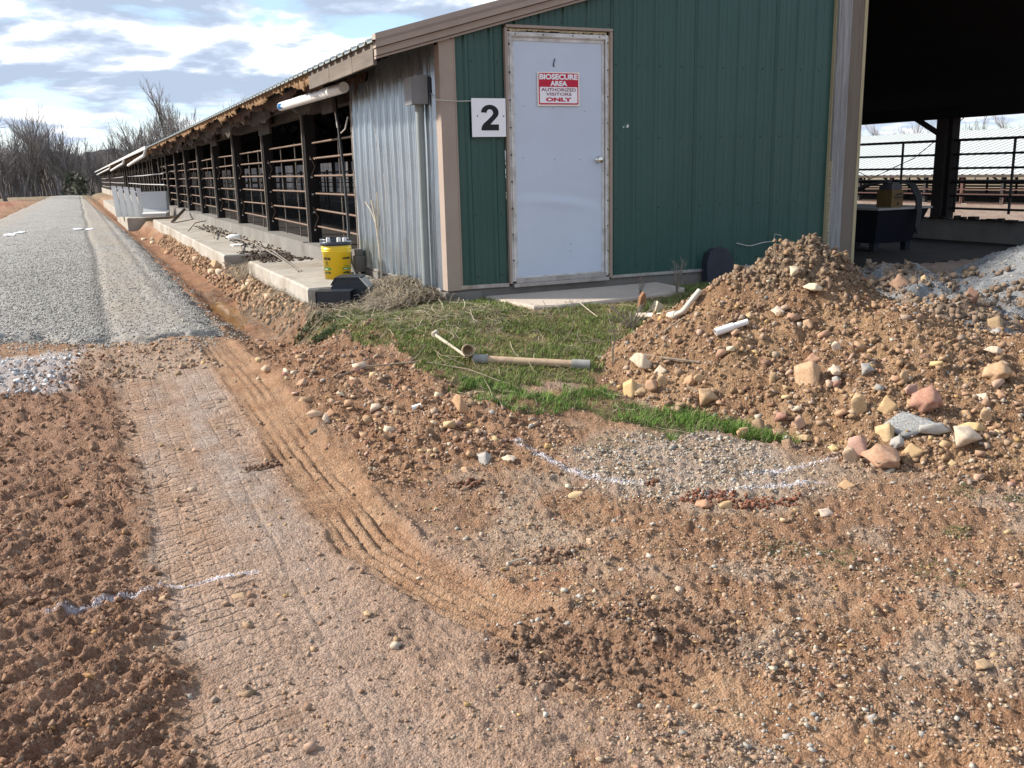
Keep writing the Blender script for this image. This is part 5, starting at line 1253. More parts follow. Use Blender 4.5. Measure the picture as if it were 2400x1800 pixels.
# dry weeds standing in front of the wall
def weed(x, y, h, n, seed, label, mat=M_weed, spread=.35):
    q = random.Random(seed); z = float(surf(x, y)); o_ = tag(empty('dead_weed', (x, y, z)), label, 'weed'); m = MB()
    for i in range(n):
        a = q.uniform(0, 6.28); s = q.uniform(.2, 1)*spread*h; hh_ = h*q.uniform(.55, 1)
        p = [Vector((0, 0, -.02)), Vector((s*.3*math.cos(a), s*.3*math.sin(a), hh_*.4)), Vector((s*.7*math.cos(a), s*.7*math.sin(a), hh_*.75)), Vector((s*math.cos(a), s*math.sin(a), hh_))]
        m.tube(p, .0036, 4, False, .0018)
        for k in range(q.randint(2, 5)):
            t = q.uniform(.35, .95); j = min(2, int(t*3)); b = p[j].lerp(p[j+1], t*3-j); a2 = a+q.uniform(-1.6, 1.6); L_ = h*q.uniform(.10, .25)
            m.tube([b, b+Vector((math.cos(a2)*L_*.5, math.sin(a2)*L_*.5, L_*.5)), b+Vector((math.cos(a2)*L_*.7, math.sin(a2)*L_*.7, L_))], .0016, 3, False, .0008)
    link('stems', m.mesh('stems', mat), o_)
xy = pix(1552, 668)[0]; weed(xy[0], xy[1], .56, 9, 1, 'tall dry branching weed in front of the green wall right of the door')
xy = pix(1585, 690)[0]; weed(xy[0], xy[1], .30, 9, 2, 'bushy dry weed at the right end of the stoop')
xy = pix(1436, 850)[0]; weed(xy[0], xy[1], .38, 3, 3, 'single dark stalk standing in the grass left of the mound', spread=.12)
xy = pix(1480, 770)[0]; weed(xy[0], xy[1], .17, 26, 4, 'tangled grey brush at the left foot of the mound', spread=1.3)
xy = pix(1500, 700)[0]; weed(xy[0], xy[1], .20, 6, 5, 'small dry weed in the grass above the clay tile')
xy = pix(565, 665)[0]; weed(xy[0], xy[1], .26, 34, 6, 'clump of orange brown dry grass at the slab corner', M_stickp, .9)
xy = pix(2268, 765)[0]; weed(2.25, -2.3, .20, 12, 7, 'tuft of dry roots on the shaded right flank of the mound', M_stickp, 1.2)

# white chalk sprayed on the ground, as specks clinging to the soil
def chalk(pts, wid, n, seed, label, dens=1.0):
    rs = np.random.RandomState(seed); W = np.array([pix(u, v)[0][:2] for u, v in pts]); L_ = np.r_[0, np.cumsum(np.hypot(*np.diff(W, axis=0).T))]
    t = rs.rand(n)*L_[-1]; cx_ = np.interp(t, L_, W[:, 0]); cy_ = np.interp(t, L_, W[:, 1]); dx = np.interp(t+.02, L_, W[:, 0])-np.interp(t-.02, L_, W[:, 0]); dy = np.interp(t+.02, L_, W[:, 1])-np.interp(t-.02, L_, W[:, 1])
    q_ = np.hypot(dx, dy)+1e-9; o = rs.randn(n)*wid*.5; cx_ = cx_-dy/q_*o; cy_ = cy_+dx/q_*o
    keep = fbm(cx_*14, cy_*14, 2, 171) + .9*(1-np.abs(o)/wid) > .25/dens
    fade = np.minimum(t, L_[-1]-t)/(.12*L_[-1]); keep &= rs.rand(n) < fade+.25
    cx_, cy_ = cx_[keep], cy_[keep]; k = len(cx_); s = rs.uniform(.0011, .0030, k); a = rs.rand(k)*6.28
    V = []
    for j in range(4):
        x = cx_+s*np.cos(a+j*1.571)*rs.uniform(.6, 1.2, k); y = cy_+s*np.sin(a+j*1.571)*rs.uniform(.6, 1.2, k); V.append(np.stack([x, y, surf(x, y)+.005], -1))
    V = np.stack(V, 1).reshape(-1, 3); F = np.arange(4*k).reshape(-1, 4)
    tag(link('chalk_line', mesh_np('chalk_line', V, F, M_chalk)), label, 'marking')
chalk([(115, 1445), (200, 1425), (300, 1400), (400, 1372), (500, 1350), (600, 1335)], .018, 500, 1, 'white chalk line crossing the churned soil and the broad tyre track', 2.2)
chalk([(1190, 1035), (1250, 1062), (1310, 1095), (1380, 1120), (1450, 1132), (1520, 1135)], .040, 1100, 2, 'curved white chalk line at the left edge of the gravel patch')
chalk([(1740, 1112), (1830, 1102), (1900, 1090), (1965, 1070)], .028, 500, 3, 'upper faint chalk line leading to the white topped rock')
chalk([(1640, 1165), (1730, 1150), (1830, 1138), (1930, 1130)], .036, 700, 4, 'lower white chalk line right of the gravel patch')

# white sheets lying on the road far back
for k, (u, v, w, l_, rz, lab) in enumerate(((181, 538, .22, .8, .05, 'left of two white sheets lying in the road track'), (210, 538, .20, .8, -.05, 'right of two white sheets lying in the road track'), (22, 552, .24, .9, .1, 'white sheet at the left edge of the road, outer one'), (48, 546, .20, .9, -.1, 'white sheet at the left edge of the road, inner one'))):
    p = pix(u, v)[0]; o_ = tag(empty('plastic_sheet', (p[0], p[1], p[2]+.012), (0, 0, rz)), lab, 'sheet'); m = MB(); q = random.Random(k)
    vs = [(-w/2+q.uniform(-.03, .03)+w*i/4, -l_/2+l_*j/8+q.uniform(-.04, .04), .02*q.random()) for j in range(9) for i in range(5)]
    m.add(vs, [(j*5+i, j*5+i+1, j*5+i+6, j*5+i+5) for j in range(8) for i in range(4)]); m.add([(x, y, z-.02) for x, y, z in vs], [(j*5+i, j*5+i+5, j*5+i+6, j*5+i+1) for j in range(8) for i in range(4)])
    link('sheet_body', m.mesh('sheet_body', M_sheet), o_)

# ------------------------------------------------------------------ rocks
def ico(sub):
    b = bmesh.new(); bmesh.ops.create_icosphere(b, subdivisions=sub, radius=1.0); v = np.array([x.co[:] for x in b.verts]); f = np.array([[w.index for w in q.verts] for q in b.faces]); b.free(); return v, f
def rock_shape(seed, pts=15, cuts=2, jag=.03, lo=.62):
    """broken stone: the hull of a few scattered points, then lightly roughened"""
    rs = np.random.RandomState(seed); p = rs.randn(pts, 3); p /= np.linalg.norm(p, axis=1)[:, None]; p *= rs.uniform(lo, 1.0, (pts, 1))
    b = bmesh.new()
    for q in p: b.verts.new(q)
    bmesh.ops.convex_hull(b, input=b.verts[:]); bmesh.ops.delete(b, geom=[v for v in b.verts if not v.link_faces], context='VERTS')
    if cuts: bmesh.ops.subdivide_edges(b, edges=b.edges[:], cuts=cuts, use_grid_fill=True)
    bmesh.ops.triangulate(b, faces=b.faces[:]); b.verts.index_update()
    v = np.array([x.co[:] for x in b.verts]); f = np.array([[w.index for w in q.verts] for q in b.faces]); b.free()
    u = v/np.linalg.norm(v, axis=1, keepdims=True)
    v = v*(1+jag*np.array([fbm(u[:, 0]*2.3+seed, u[:, 1]*2.3+u[:, 2]*2.9, 4, seed % 7, .6)]).T); return v/np.abs(v).max(0), f
ROCKV = [rock_shape(100+i, 11, 3, .14 if i in (2, 5, 6) else .05) for i in range(9)]
ROCKS2 = [rock_shape(140+i, 9, 0, .03, .55) for i in range(9)]
def rock_mesh(i, mat, name='rock'): return mesh_np(name, *(ROCKV if name != 'stone' else ROCKS2)[i % 9], mat)
RM = {}
def rock(p, sx, sy, sz, rz, shape, kind, label, group=None, sink=.25, name='rock', cat='rock', tilt=(0, 0)):
    key = (shape % 9, kind, name)
    if key not in RM: RM[key] = rock_mesh(shape, M_lamb[kind], name)
    o_ = link(name, RM[key]); o_.location = (p[0], p[1], p[2]+sz*(1-2*sink)); o_.scale = (sx, sy, sz); o_.rotation_euler = (tilt[0], tilt[1], rz); return tag(o_, label, cat, group)
def rock_at(u, v, w, h, kind, shape, label, group=None, sink=.22, name='rock', cat='rock', deep=1.0, rz=None):
    """a stone standing on the ground at the foot point (u, v), w x h photograph pixels large"""
    p, t = pix(u, v); k = t/FPX; rz_ = rz if rz is not None else (shape*1.7) % 1.0-.5
    return rock(p, w*k/2*1.05, w*k/2*.85*deep, h*k/2*1.15, -.42+rz_*.6, shape, kind, label, group, sink, name, cat, (((shape*37) % 10-5)*.03, ((shape*53) % 10-5)*.03))
NAMED = [
 (1500, 862, 54, 50, 'cream', 0, 'large pale cream rock at the left foot of the mound'), (1472, 926, 46, 46, 'yellow', 1, 'yellow tan slab of rock leaning beside the grass left of the mound'),
 (1500, 915, 48, 34, 'tan', 2, 'tan rock wedged behind the yellow slab at the mound foot'), (1530, 915, 34, 26, 'tan', 3, 'low tan rock right of the yellow slab'),
 (1551, 893, 32, 32, 'tan', 4, 'round tan rock above the low tan one at the mound foot'), (1548, 866, 30, 24, 'cream', 5, 'cream rock just right of the large pale cream rock'),
 (1618, 893, 30, 32, 'yellow', 6, 'pointed ochre rock on the mound above the pink bowl shaped rock'), (1637, 893, 26, 24, 'tan', 7, 'smaller tan rock touching the pointed ochre rock'),
 (1655, 932, 50, 42, 'red', 8, 'pinkish orange bowl shaped rock at the front of the mound'), (1886, 903, 76, 62, 'tan', 1, 'large tan rock with a reddish face in the middle of the mound'),
 (1957, 877, 30, 26, 'cream', 2, 'cream rock up slope right of the large tan rock'), (1962, 890, 22, 20, 'grey', 3, 'small grey rock beside the cream one on the mound'),
 (2008, 968, 46, 52, 'tan', 4, 'two lobed tan rock right of the mound centre'), (2079, 972, 40, 46, 'yellow', 5, 'ochre block standing left of the grey concrete chunk'),
 (2172, 960, 70, 60, 'red', 6, 'big rock with a red face and a brown side behind the concrete chunk'), (2135, 920, 36, 34, 'pink', 7, 'pale pinkish rock left of the big red faced rock'),
 (2259, 1038, 66, 46, 'cream', 8, 'smooth pale cream boulder at the right end of the concrete chunk'), (2275, 1003, 54, 26, 'yellow', 0, 'flat yellow rock behind the smooth cream boulder'),
 (2070, 1032, 54, 46, 'tan', 1, 'brown tan boulder left of the concrete chunk'), (2067, 1092, 86, 54, 'red', 2, 'jagged red and pink rock in front of the brown tan boulder'),
 (2016, 1052, 54, 50, 'pink', 3, 'mottled pinkish white rock left of the brown tan boulder'), (1988, 1082, 46, 42, 'pink', 4, 'rock with a chalk white top at the end of the chalk line'),
 (2139, 1062, 44, 32, 'yellow', 5, 'tan wedge of rock below the concrete chunk'), (2103, 1050, 32, 30, 'grey', 6, 'grey rock between the red rock and the tan wedge'),
 (1742, 1020, 36, 32, 'yellow', 7, 'bright yellow rock in the grass at the front of the mound'), (1823, 1025, 34, 24, 'tan', 8, 'tan rock in the grass right of the bright yellow one'),
 (1884, 1025, 36, 20, 'tan', 0, 'flat block of tan rock in the grass strip'), (1842, 1050, 32, 22, 'brown', 1, 'brown rock just below the grass strip'),
 (1955, 1045, 26, 18, 'yellow', 2, 'small yellow rock above the chalk topped rock'), (1780, 1008, 36, 40, 'brown', 3, 'slanting brown rock between the two rocks in the grass'),
 (1872, 1000, 30, 32, 'pink', 4, 'upright pinkish rock above the flat block'), (1984, 1142, 38, 20, 'yellow', 5, 'tan rock below the lower chalk line'),
 (1650, 1190, 42, 24, 'yellow', 6, 'yellow rock at the near edge of the gravel patch'), (1702, 1190, 38, 20, 'yellow', 7, 'ochre rock just right of the yellow rock at the gravel edge'),
 (1933, 1208, 42, 22, 'cream', 8, 'flat cream rock on the bare ground below the chalk lines'), (1079, 994, 42, 58, 'yellow', 0, 'tall upright slab of yellow rock on the berm'),
 (1129, 1088, 46, 34, 'grey', 1, 'olive grey rock at the right end of the berm'), (1194, 1083, 38, 18, 'cream', 2, 'flat cream rock beside the olive grey rock'),
 (1096, 1110, 32, 18, 'tan', 3, 'round orange tan rock below the olive grey rock'), (736, 982, 44, 16, 'pink', 4, 'flat pale rock beside the tyre tracks'),
 (775, 978, 24, 20, 'yellow', 5, 'small round yellow rock beside the flat pale rock'), (711, 908, 30, 24, 'tan', 6, 'tan rock on the berm above the flat pale rock'),
 (1350, 1162, 50, 14, 'tan', 7, 'flat tan rock sunk in the ground below the gravel patch'), (1862, 648, 32, 24, 'cream', 8, 'cream rock set in the crumbly crest of the mound'),
 (1902, 676, 46, 24, 'cream', 0, 'pale slab of rock under the crest of the mound'), (1936, 670, 28, 26, 'brown', 1, 'brown rock right of the pale slab under the crest'),
 (1825, 722, 32, 24, 'cream', 2, 'cream wedge of rock on the upper mound face'), (1897, 750, 28, 24, 'tan', 3, 'tan wedge of rock right of centre on the mound face'),
 (1957, 822, 28, 24, 'cream', 4, 'pale knobbly rock on the right shoulder of the mound'), (1906, 848, 34, 24, 'red', 5, 'rust red rock on the mound above the large tan rock'),
 (2338, 885, 60, 44, 'red', 6, 'yellow and red rock on the right slope of the mound'), (2120, 885, 26, 36, 'tan', 7, 'narrow tan rock on the right slope'),
 (2030, 872, 34, 28, 'grey', 8, 'olive grey rock right of the pale knobbly rock'), (2325, 838, 38, 22, 'cream', 0, 'pale flat rock above the yellow and red rock'),
 (2300, 935, 42, 24, 'cream', 1, 'white topped flat rock on the lower right slope'), (2345, 925, 24, 22, 'yellow', 2, 'small yellow rock on the lower right slope'),
 (2267, 965, 32, 22, 'yellow', 3, 'oval ochre rock above the smooth cream boulder'), (2308, 970, 32, 34, 'tan', 4, 'tan rock right of the oval ochre rock'),
 (2232, 1088, 18, 14, 'tan', 5, 'small tan rock below the smooth cream boulder'), (1965, 1032, 18, 14, 'tan', 6, 'small tan rock left of the mottled pinkish rock'),
 (385, 1402, 36, 10, 'tan', 7, 'flat stone pressed into the tyre track below the chalk line'), (555, 1392, 34, 8, 'tan', 8, 'second flat stone pressed into the tyre track'),
 (508, 640, 34, 26, 'tan', 0, 'pale rounded rock in the ditch bank beside the road'), (2330, 772, 40, 30, 'brown', 1, 'grey brown clod on the gravel heap at the right'),
 (2110, 690, 44, 46, 'brown', 2, 'dark clod standing at the top of the gravel heap'), (2165, 682, 16, 22, 'tan', 3, 'tan stone right of the dark clod'), (2155, 745, 26, 22, 'brown', 4, 'orange brown clod below the dark clod'),
 (2275, 725, 30, 34, 'brown', 5, 'clod with a dark hollow beside it on the gravel heap'), (2335, 785, 30, 26, 'grey', 6, 'pale clod at the foot of the gravel heap'), (1092, 1148, 28, 14, 'brown', 7, 'dark crumbly clod below the berm'),
 (2300, 1570, 40, 18, 'tan', 8, 'flat tan rock sunk in the open ground at the lower right'), (1340, 1612, 36, 24, 'brown', 0, 'rounded brown stone beside the dark clods'),
 (1380, 1272, 22, 18, 'pink', 1, 'pale angular stone on the open dirt'), (862, 1440, 22, 12, 'tan', 2, 'small stone in the middle of the open track')]
for a in NAMED: rock_at(*a)
# broken grey concrete
p, t = pix(2130, 1008); k = t/FPX
ck = rock(p, 66*k, 46*k, 27*k, -.35, 5, 'grey', 'long broken chunk of grey concrete lying among the rocks', sink=.2, name='concrete_chunk', cat='rubble'); ck.data = rock_mesh(5, material('rough old concrete', (.66, .65, .62), .95, var=.25, scale=6.0, stain=(.22, .22, .22), stain_amt=.8, stain_scale=7.0, bump=.9, bscale=14.0, bdist=.05), 'concrete_chunk')
p, t = pix(2195, 1010); rock(p, 42*k, 18*k, 13*k, -.25, 3, 'grey', 'thin end piece of broken concrete right of the long chunk', sink=.2, name='concrete_chunk', cat='rubble')

# the other loose stones big enough to pick out
rs = np.random.RandomState(77); GR_ = [
 ('stones half buried in the dirt mound', 'small stone half buried in the dirt mound', [(1460, 940), (1480, 860), (1640, 800), (1800, 690), (1960, 700), (2080, 800), (2250, 830), (2390, 900), (2390, 1080), (2150, 1040), (2050, 980), (1800, 1000), (1600, 960)], 92, 13, 34),
 ('stones along the pushed up berm', 'small stone lying in the pushed up berm of dirt', [(590, 800), (720, 830), (900, 870), (1020, 920), (1150, 990), (1180, 1080), (1050, 1110), (850, 1040), (700, 960), (600, 880)], 80, 13, 36),
 ('stones in the ditch bank below the slabs', 'rough stone in the ditch bank below the concrete slabs', [(300, 540), (400, 580), (520, 620), (640, 680), (690, 720), (600, 720), (480, 640), (360, 580)], 36, 12, 26),
 ('stones strewn on the open ground', 'small loose stone strewn on the open ground', [(1050, 1110), (1900, 1180), (2390, 1100), (2390, 1780), (1500, 1780), (1150, 1400)], 36, 12, 24)]
KW = {'tan': 'tan', 'yellow': 'ochre', 'cream': 'cream', 'pink': 'pinkish', 'brown': 'brown', 'red': 'reddish'}
def where(grp, u, v):
    if 'mound' in grp: return ', '+('left flank' if u < 1680 else 'middle' if u < 1960 else 'right slope')+(', upper part' if v < 860 else ', lower part')
    if 'berm' in grp: return ', '+('road end' if v < 850 else 'middle stretch' if v < 980 else 'near end')
    if 'ditch' in grp: return ', '+('far stretch' if v < 620 else 'near stretch')
    return ', '+('left' if u < 1500 else 'centre' if u < 1950 else 'right')+(' of the front' if v > 1400 else ' behind')
kinds = ['tan', 'tan', 'yellow', 'cream', 'pink', 'brown', 'red']
for grp, lab, poly, n, lo, hi in GR_:
    P = np.array(poly, float); i = 0
    while i < n:
        u = rs.uniform(P[:, 0].min(), P[:, 0].max()); v = rs.uniform(P[:, 1].min(), P[:, 1].max())
        if not in_poly(np.array([u]), np.array([v]), poly)[0]: continue
        w = lo+(hi-lo)*rs.rand()**1.7
        kd = kinds[rs.randint(7)]
        rock_at(u, v, w, w*rs.uniform(.55, .9), kd, int(rs.randint(9)), lab.replace('stone', KW[kd]+' stone')+where(grp, u, v), grp, sink=rs.uniform(.25, .45), name='stone', cat='stone', rz=rs.uniform(-1, 1)); i += 1

# ------------------------------------------------------------------ pebbles, crumbs and clods too many to count
OV = np.array([(1, 0, 0), (-1, 0, 0), (0, 1, 0), (0, -1, 0), (0, 0, 1), (0, 0, -1)], float)
OV_OCT = OV
BV = np.array([(sx, sy, sz) for sx in (-.62, .62) for sy in (-.62, .62) for sz in (-.62, .62)], float)
BF = np.array([(0, 1, 3), (0, 3, 2), (4, 6, 7), (4, 7, 5), (0, 4, 5), (0, 5, 1), (2, 3, 7), (2, 7, 6), (0, 2, 6), (0, 6, 4), (1, 5, 7), (1, 7, 3)])
OF = np.array([(0, 2, 4), (2, 1, 4), (1, 3, 4), (3, 0, 4), (2, 0, 5), (1, 2, 5), (3, 1, 5), (0, 3, 5)])
I1V, I1F = ico(1)
def scatter_stones(name, x, y, s, col, mat, seed, flat=(.40, .80), detail=False, sink=.42, shape='chip'):
    rs = np.random.RandomState(seed); n = len(x); bv, bf = (I1V, I1F) if shape == 'round' else (OV_OCT, OF) if shape == 'oct' else (BV, BF); nv = len(bv)
    z = surf(x, y); a = rs.rand(n)*6.283; ca, sa = np.cos(a), np.sin(a)
    sc = np.stack([s*rs.uniform(.7, 1.25, n), s*rs.uniform(.5, 1.0, n), s*rs.uniform(*flat, n)], -1)
    v = (bv[None]*(1+.25*(rs.rand(n, nv, 1)-.5)) if shape == 'round' else bv[None]+.5*(rs.rand(n, nv, 3)-.5) if shape == 'oct' else bv[None]+.62*(rs.rand(n, nv, 3)-.5))*sc[:, None]
    ti = rs.randn(n)*.55; ct, st_ = np.cos(ti), np.sin(ti)
    vx = v[..., 0]*ct[:, None]-v[..., 2]*st_[:, None]; vz = v[..., 0]*st_[:, None]+v[..., 2]*ct[:, None]; vy = v[..., 1]
    X = x[:, None]+vx*ca[:, None]-vy*sa[:, None]; Y = y[:, None]+vx*sa[:, None]+vy*ca[:, None]; Z = (z+sc[:, 2]*(1-2*sink))[:, None]+vz
    V = np.stack([X, Y, Z], -1).reshape(-1, 3); F = (bf[None]+(np.arange(n)*nv)[:, None, None]).reshape(-1, 3)
    return link(name, mesh_np(name, V, F, mat, np.repeat(col, nv, 0)))
PAL = np.array([(.38, .255, .155), (.33, .205, .12), (.43, .325, .225), (.46, .39, .30), (.38, .345, .30), (.30, .155, .09), (.46, .30, .13), (.27, .16, .10), (.50, .33, .24)])
PGR = np.array([(.44, .405, .35), (.50, .455, .38), (.35, .325, .29), (.46, .375, .275), (.46, .385, .285), (.33, .305, .275), (.48, .34, .21)])
def view_sample(n, seed, rmin=1.9, rmax=11, a0=-24, a1=78):
    rs = np.random.RandomState(seed); e = rs.uniform(math.atan(1.5/rmax), math.atan(1.5/rmin), n); r = 1.5/np.tan(e); a = np.radians(rs.uniform(a0, a1, n))
    return CAM[0]+r*np.sin(a), CAM[1]+r*np.cos(a), r, rs
x, y, r, rs = view_sample(215000, 3); z = zones(x, y)
m0 = M0(x, y) > H0(x, y)-.02; g0 = G0(x, y) > H0(x, y)
gm = soft_poly(x, y, GRASS_MAIN)|soft_poly(x, y, GRASS_LOW)|soft_poly(x, y, STRAW)
cl = np.clip(.5+.9*fbm(x*2.2, y*2.2, 3, 180)+.4*fbm(x*7, y*7, 2, 182), 0, 1)
dens = (.16+.50*cl)*sstep(-1.9, -1.2, x) + .05
dens = np.where(z['t1'] > .5, .05, dens); dens = np.where(z['t2'] > .5, .05, dens); dens = np.where(z['churn'] > .5, .10, dens)
dens = np.maximum(dens, z['berm']*.55); dens = np.maximum(dens, z['patch']*.95*np.clip(.4+cl, 0, 1)); dens = np.where(m0, .95, dens); dens = np.where(g0 & ~m0, .3, dens)
tan_g = band(x, -3.0, -1.95, .1)*band(y, -.25, 1.3, .15); dens = np.maximum(dens, tan_g*.9)
dens = np.where(gm & ~m0, .06, dens); dens = np.where(road_mask(x, y) > .05, 0, dens); dens = np.where((y > -.05)*(x > -.1), 0, dens)
dens = np.where((x > .3)*(x < 2.1)*(y > -.9), 0, dens)
k = rs.rand(len(x)) < dens; x, y, r, m0, g0 = x[k], y[k], r[k], m0[k], g0[k]; zk = {q: w[k] for q, w in z.items()}
s = np.clip(rs.lognormal(-5.40, .56, len(x))*(.72+.13*r), .0022, .026)
col = PAL[rs.randint(len(PAL), size=len(x))]*rs.uniform(.72, 1.12, (len(x), 1)); gw = rs.rand(len(x)) < (zk['patch']*.85+.12*(x > -1.4)*(zk['churn'] < .5)+.5*(g0 & ~m0)); col[gw] = (PGR[rs.randint(len(PGR), size=gw.sum())]*rs.uniform(.75, 1.1, (gw.sum(), 1)))
opn = (~m0) & (zk['berm'] < .4) & (x > -1.9); s[opn] *= .72; s = np.clip(s, .0022, np.where(opn, .013, .026))
du = rs.rand(len(x)) < .72*(zk['patch'] < .4); col[du] = col[du]*.35+.65*np.array([.345, .225, .15])*rs.uniform(.75, 1.2, (du.sum(), 1))
bg_ = (m0 | (zk['berm'] > .4) | (band(x, -2.95, -1.95, .1)*band(y, -.25, 1.05, .15) > .4)) & (rs.rand(len(x)) < .30); s[bg_] *= rs.uniform(1.1, 1.8, bg_.sum()); s = np.minimum(s, .03)
ch = zk['churn'] > .5; col[ch] *= np.array([.72, .62, .56])
sm = s < .0085
o = scatter_stones('gravel_scatter', x[~sm], y[~sm], s[~sm], col[~sm], M_pebble, 5); tag(o, 'countless pebbles and stone chips littering the dirt', 'gravel', kind='stuff')
o = scatter_stones('grit_scatter', x[sm], y[sm], s[sm]*1.25, col[sm], M_pebble, 6, shape='oct'); tag(o, 'fine grit and tiny stone chips covering the dirt', 'grit', kind='stuff')
# dense pale gravel of the patch, strips of grey pebbles and the white stone apron at the road end
x, y, r, rs = view_sample(115000, 13); z = zones(x, y); cl = np.clip(.5+1.1*fbm(x*2.6, y*2.6, 3, 184), 0, 1)
s1 = np.exp(-(((x+1.42)*.8-(y+4.75)*.55)/.16)**2)*np.exp(-((y+4.75)/.35)**2)*1.1
s2 = np.exp(-((x+.85)/.45)**2-((y+5.45)/.22)**2)*.9 + np.exp(-((x+.15)/.25)**2-((y+5.3)/.3)**2)*.9 + np.exp(-((x+1.15)/.3)**2-((y+5.62)/.12)**2)
ws = band(x+.15*fbm(x*2, y*2, 2, 186), -4.9, -2.92, .12)*band(y+.2*fbm(x*2, y*2, 2, 187), -.25, .95, .15)
d_ = np.maximum.reduce([z['patch']*np.clip(.35+cl, 0, 1), s1*cl*.3, s2*cl*.35, ws*.95, .10*cl*(x > -1.5)*(y < -3.3)])
d_ = np.where((M0(x, y) > H0(x, y)) | soft_poly(x, y, GRASS_LOW), 0, d_); k = rs.rand(len(x)) < d_*.62; x, y, r, ws = x[k], y[k], r[k], ws[k]
s = np.clip(rs.lognormal(-5.1, .42, len(x))*(.8+.08*r), .003, .02); s = np.where(ws > .5, s*1.7, s)
col = PGR[rs.randint(len(PGR), size=len(x))]*rs.uniform(.8, 1.12, (len(x), 1)); w_ = ws > .5; col[w_] = np.array([.56, .57, .58])*rs.uniform(.75, 1.1, (w_.sum(), 1))
o = scatter_stones('pebbles', x, y, s, col, M_pebble, 15); tag(o, 'pale rounded pebbles in patches on the ground and at the end of the road', 'pebbles', kind='stuff')
# crushed stone on the near part of the road
rs = np.random.RandomState(31); n = 40000; y = .45-5.5*np.log(1-rs.rand(n)*.9995); x = rs.uniform(-5.4, -1.4, n); e = road_mask(x, y)
tr = band(x, -2.66, -1.95, .10)*.75; k = (e > .02-.32*rs.rand(n)**2*(y < 2.5)) & (rs.rand(n) > tr) & (np.hypot(x+2.76, y+7.4)*.42 > 0); x, y = x[k], y[k]
s = rs.uniform(.008, .016, len(x)); col = np.array([.39, .370, .335])*rs.uniform(.65, 1.22, (len(x), 1))*(1+.03*rs.randn(len(x), 3))
o = scatter_stones('road_stone', x, y, s, col, M_pebble, 33, sink=.35, shape='oct'); tag(o, 'crushed grey stone covering the near end of the road', 'crushed stone', kind='stuff')
rs = np.random.RandomState(35); n = 15000; x = rs.uniform(2.0, 6.0, n); y = rs.uniform(-4.4, -.6, n)
k = (G0(x, y) > H0(x, y)-.02) & (M0(x, y) < G0(x, y)) & (fbm(x*3, y*3, 3, 188) > -.45); x, y = x[k], y[k]
o = scatter_stones('heap_stone', x, y, rs.uniform(.006, .015, len(x)), np.array([.22, .225, .23])*rs.uniform(.6, 1.3, (len(x), 1)), M_pebble, 37, shape='oct'); tag(o, 'loose crushed stone on the gravel heap by the opening', 'crushed stone', kind='stuff')
# clods on the mound crest, in the churned soil, along the berm and on the ditch bank
rs = np.random.RandomState(41); xs_, ys_, ss_, cs_ = [], [], [], []
def add_clods(n, fx, fy, lo, hi, c, pred):
    x = fx(n); y = fy(n); k = pred(x, y); x, y = x[k], y[k]; xs_.append(x); ys_.append(y); ss_.append(lo+(hi-lo)*rs.rand(len(x))**2.4); cs_.append(np.array(c)*rs.uniform(.7, 1.2, (len(x), 1)))
U = lambda a, b: (lambda n: rs.uniform(a, b, n))
add_clods(5200, U(.6, 2.3), U(-3.3, -1.8), .006, .030, (.235, .165, .11), lambda x, y: (M0(x, y)+.05*fbm(x*4, y*4, 2, 190) > .24))
add_clods(3000, U(.2, 3.0), U(-4.6, -1.6), .007, .026, (.30, .19, .11), lambda x, y: (M0(x, y) > H0(x, y)))
add_clods(9000, U(-5.6, -2.62), U(-5.6, .6), .004, .019, (.28, .17, .11), lambda x, y: (fbm(x*3, y*3, 2, 192) > -.25) & (chalk_amount(x, y) < .08))
add_clods(1400, U(-1.85, -.9), U(-5.5, -4.6), .004, .015, (.19, .12, .08), lambda x, y: zones(x, y)['clod'] > .25)
add_clods(1600, U(-1.7, -.8), U(-3.3, 1.2), .005, .020, (.28, .165, .10), lambda x, y: zones(x, y)['berm'] > .4)
add_clods(2200, U(-1.22, -.95), U(1.2, 16), .012, .05, (.33, .21, .125), lambda x, y: rs.rand(len(x)) < 1.1-np.abs(x+1.08)*2)
add_clods(1500, U(2.2, 3.8), U(-3.3, -1.3), .007, .045, (.21, .15, .105), lambda x, y: (G0(x, y) > H0(x, y)) & (fbm(x*2.5, y*2.5, 2, 194) > -.1) & (M0(x, y) < G0(x, y)))
for u, v, rad, n, c in ((1660, 1168, .11, 260, (.20, .085, .05)), (1765, 1182, .09, 190, (.20, .085, .05)), (1850, 1180, .05, 90, (.20, .085, .05)), (1095, 1140, .06, 150, (.17, .085, .05)), (615, 1088, .075, 190, (.17, .10, .065)), (1530, 1137, .025, 40, (.16, .08, .05)), (1290, 1300, .10, 90, (.23, .14, .09)), (1240, 700, .02, 10, (.2, .15, .1))):
    p = pix(u, v)[0]; a_ = rs.rand(n)*6.28; q_ = rad*np.sqrt(rs.rand(n)); xs_.append(p[0]+q_*np.cos(a_)*1.3); ys_.append(p[1]+q_*np.sin(a_)*.8); ss_.append(.003+.012*rs.rand(n)**2); cs_.append(np.array(c)*rs.uniform(.7, 1.25, (n, 1)))
o = scatter_stones('clods', np.concatenate(xs_), np.concatenate(ys_), np.concatenate(ss_), np.concatenate(cs_), M_pebble, 43, (.6, .95), True, .3); tag(o, 'crumbly clods of earth on the mound, the berm and the churned soil', 'clods', kind='stuff')

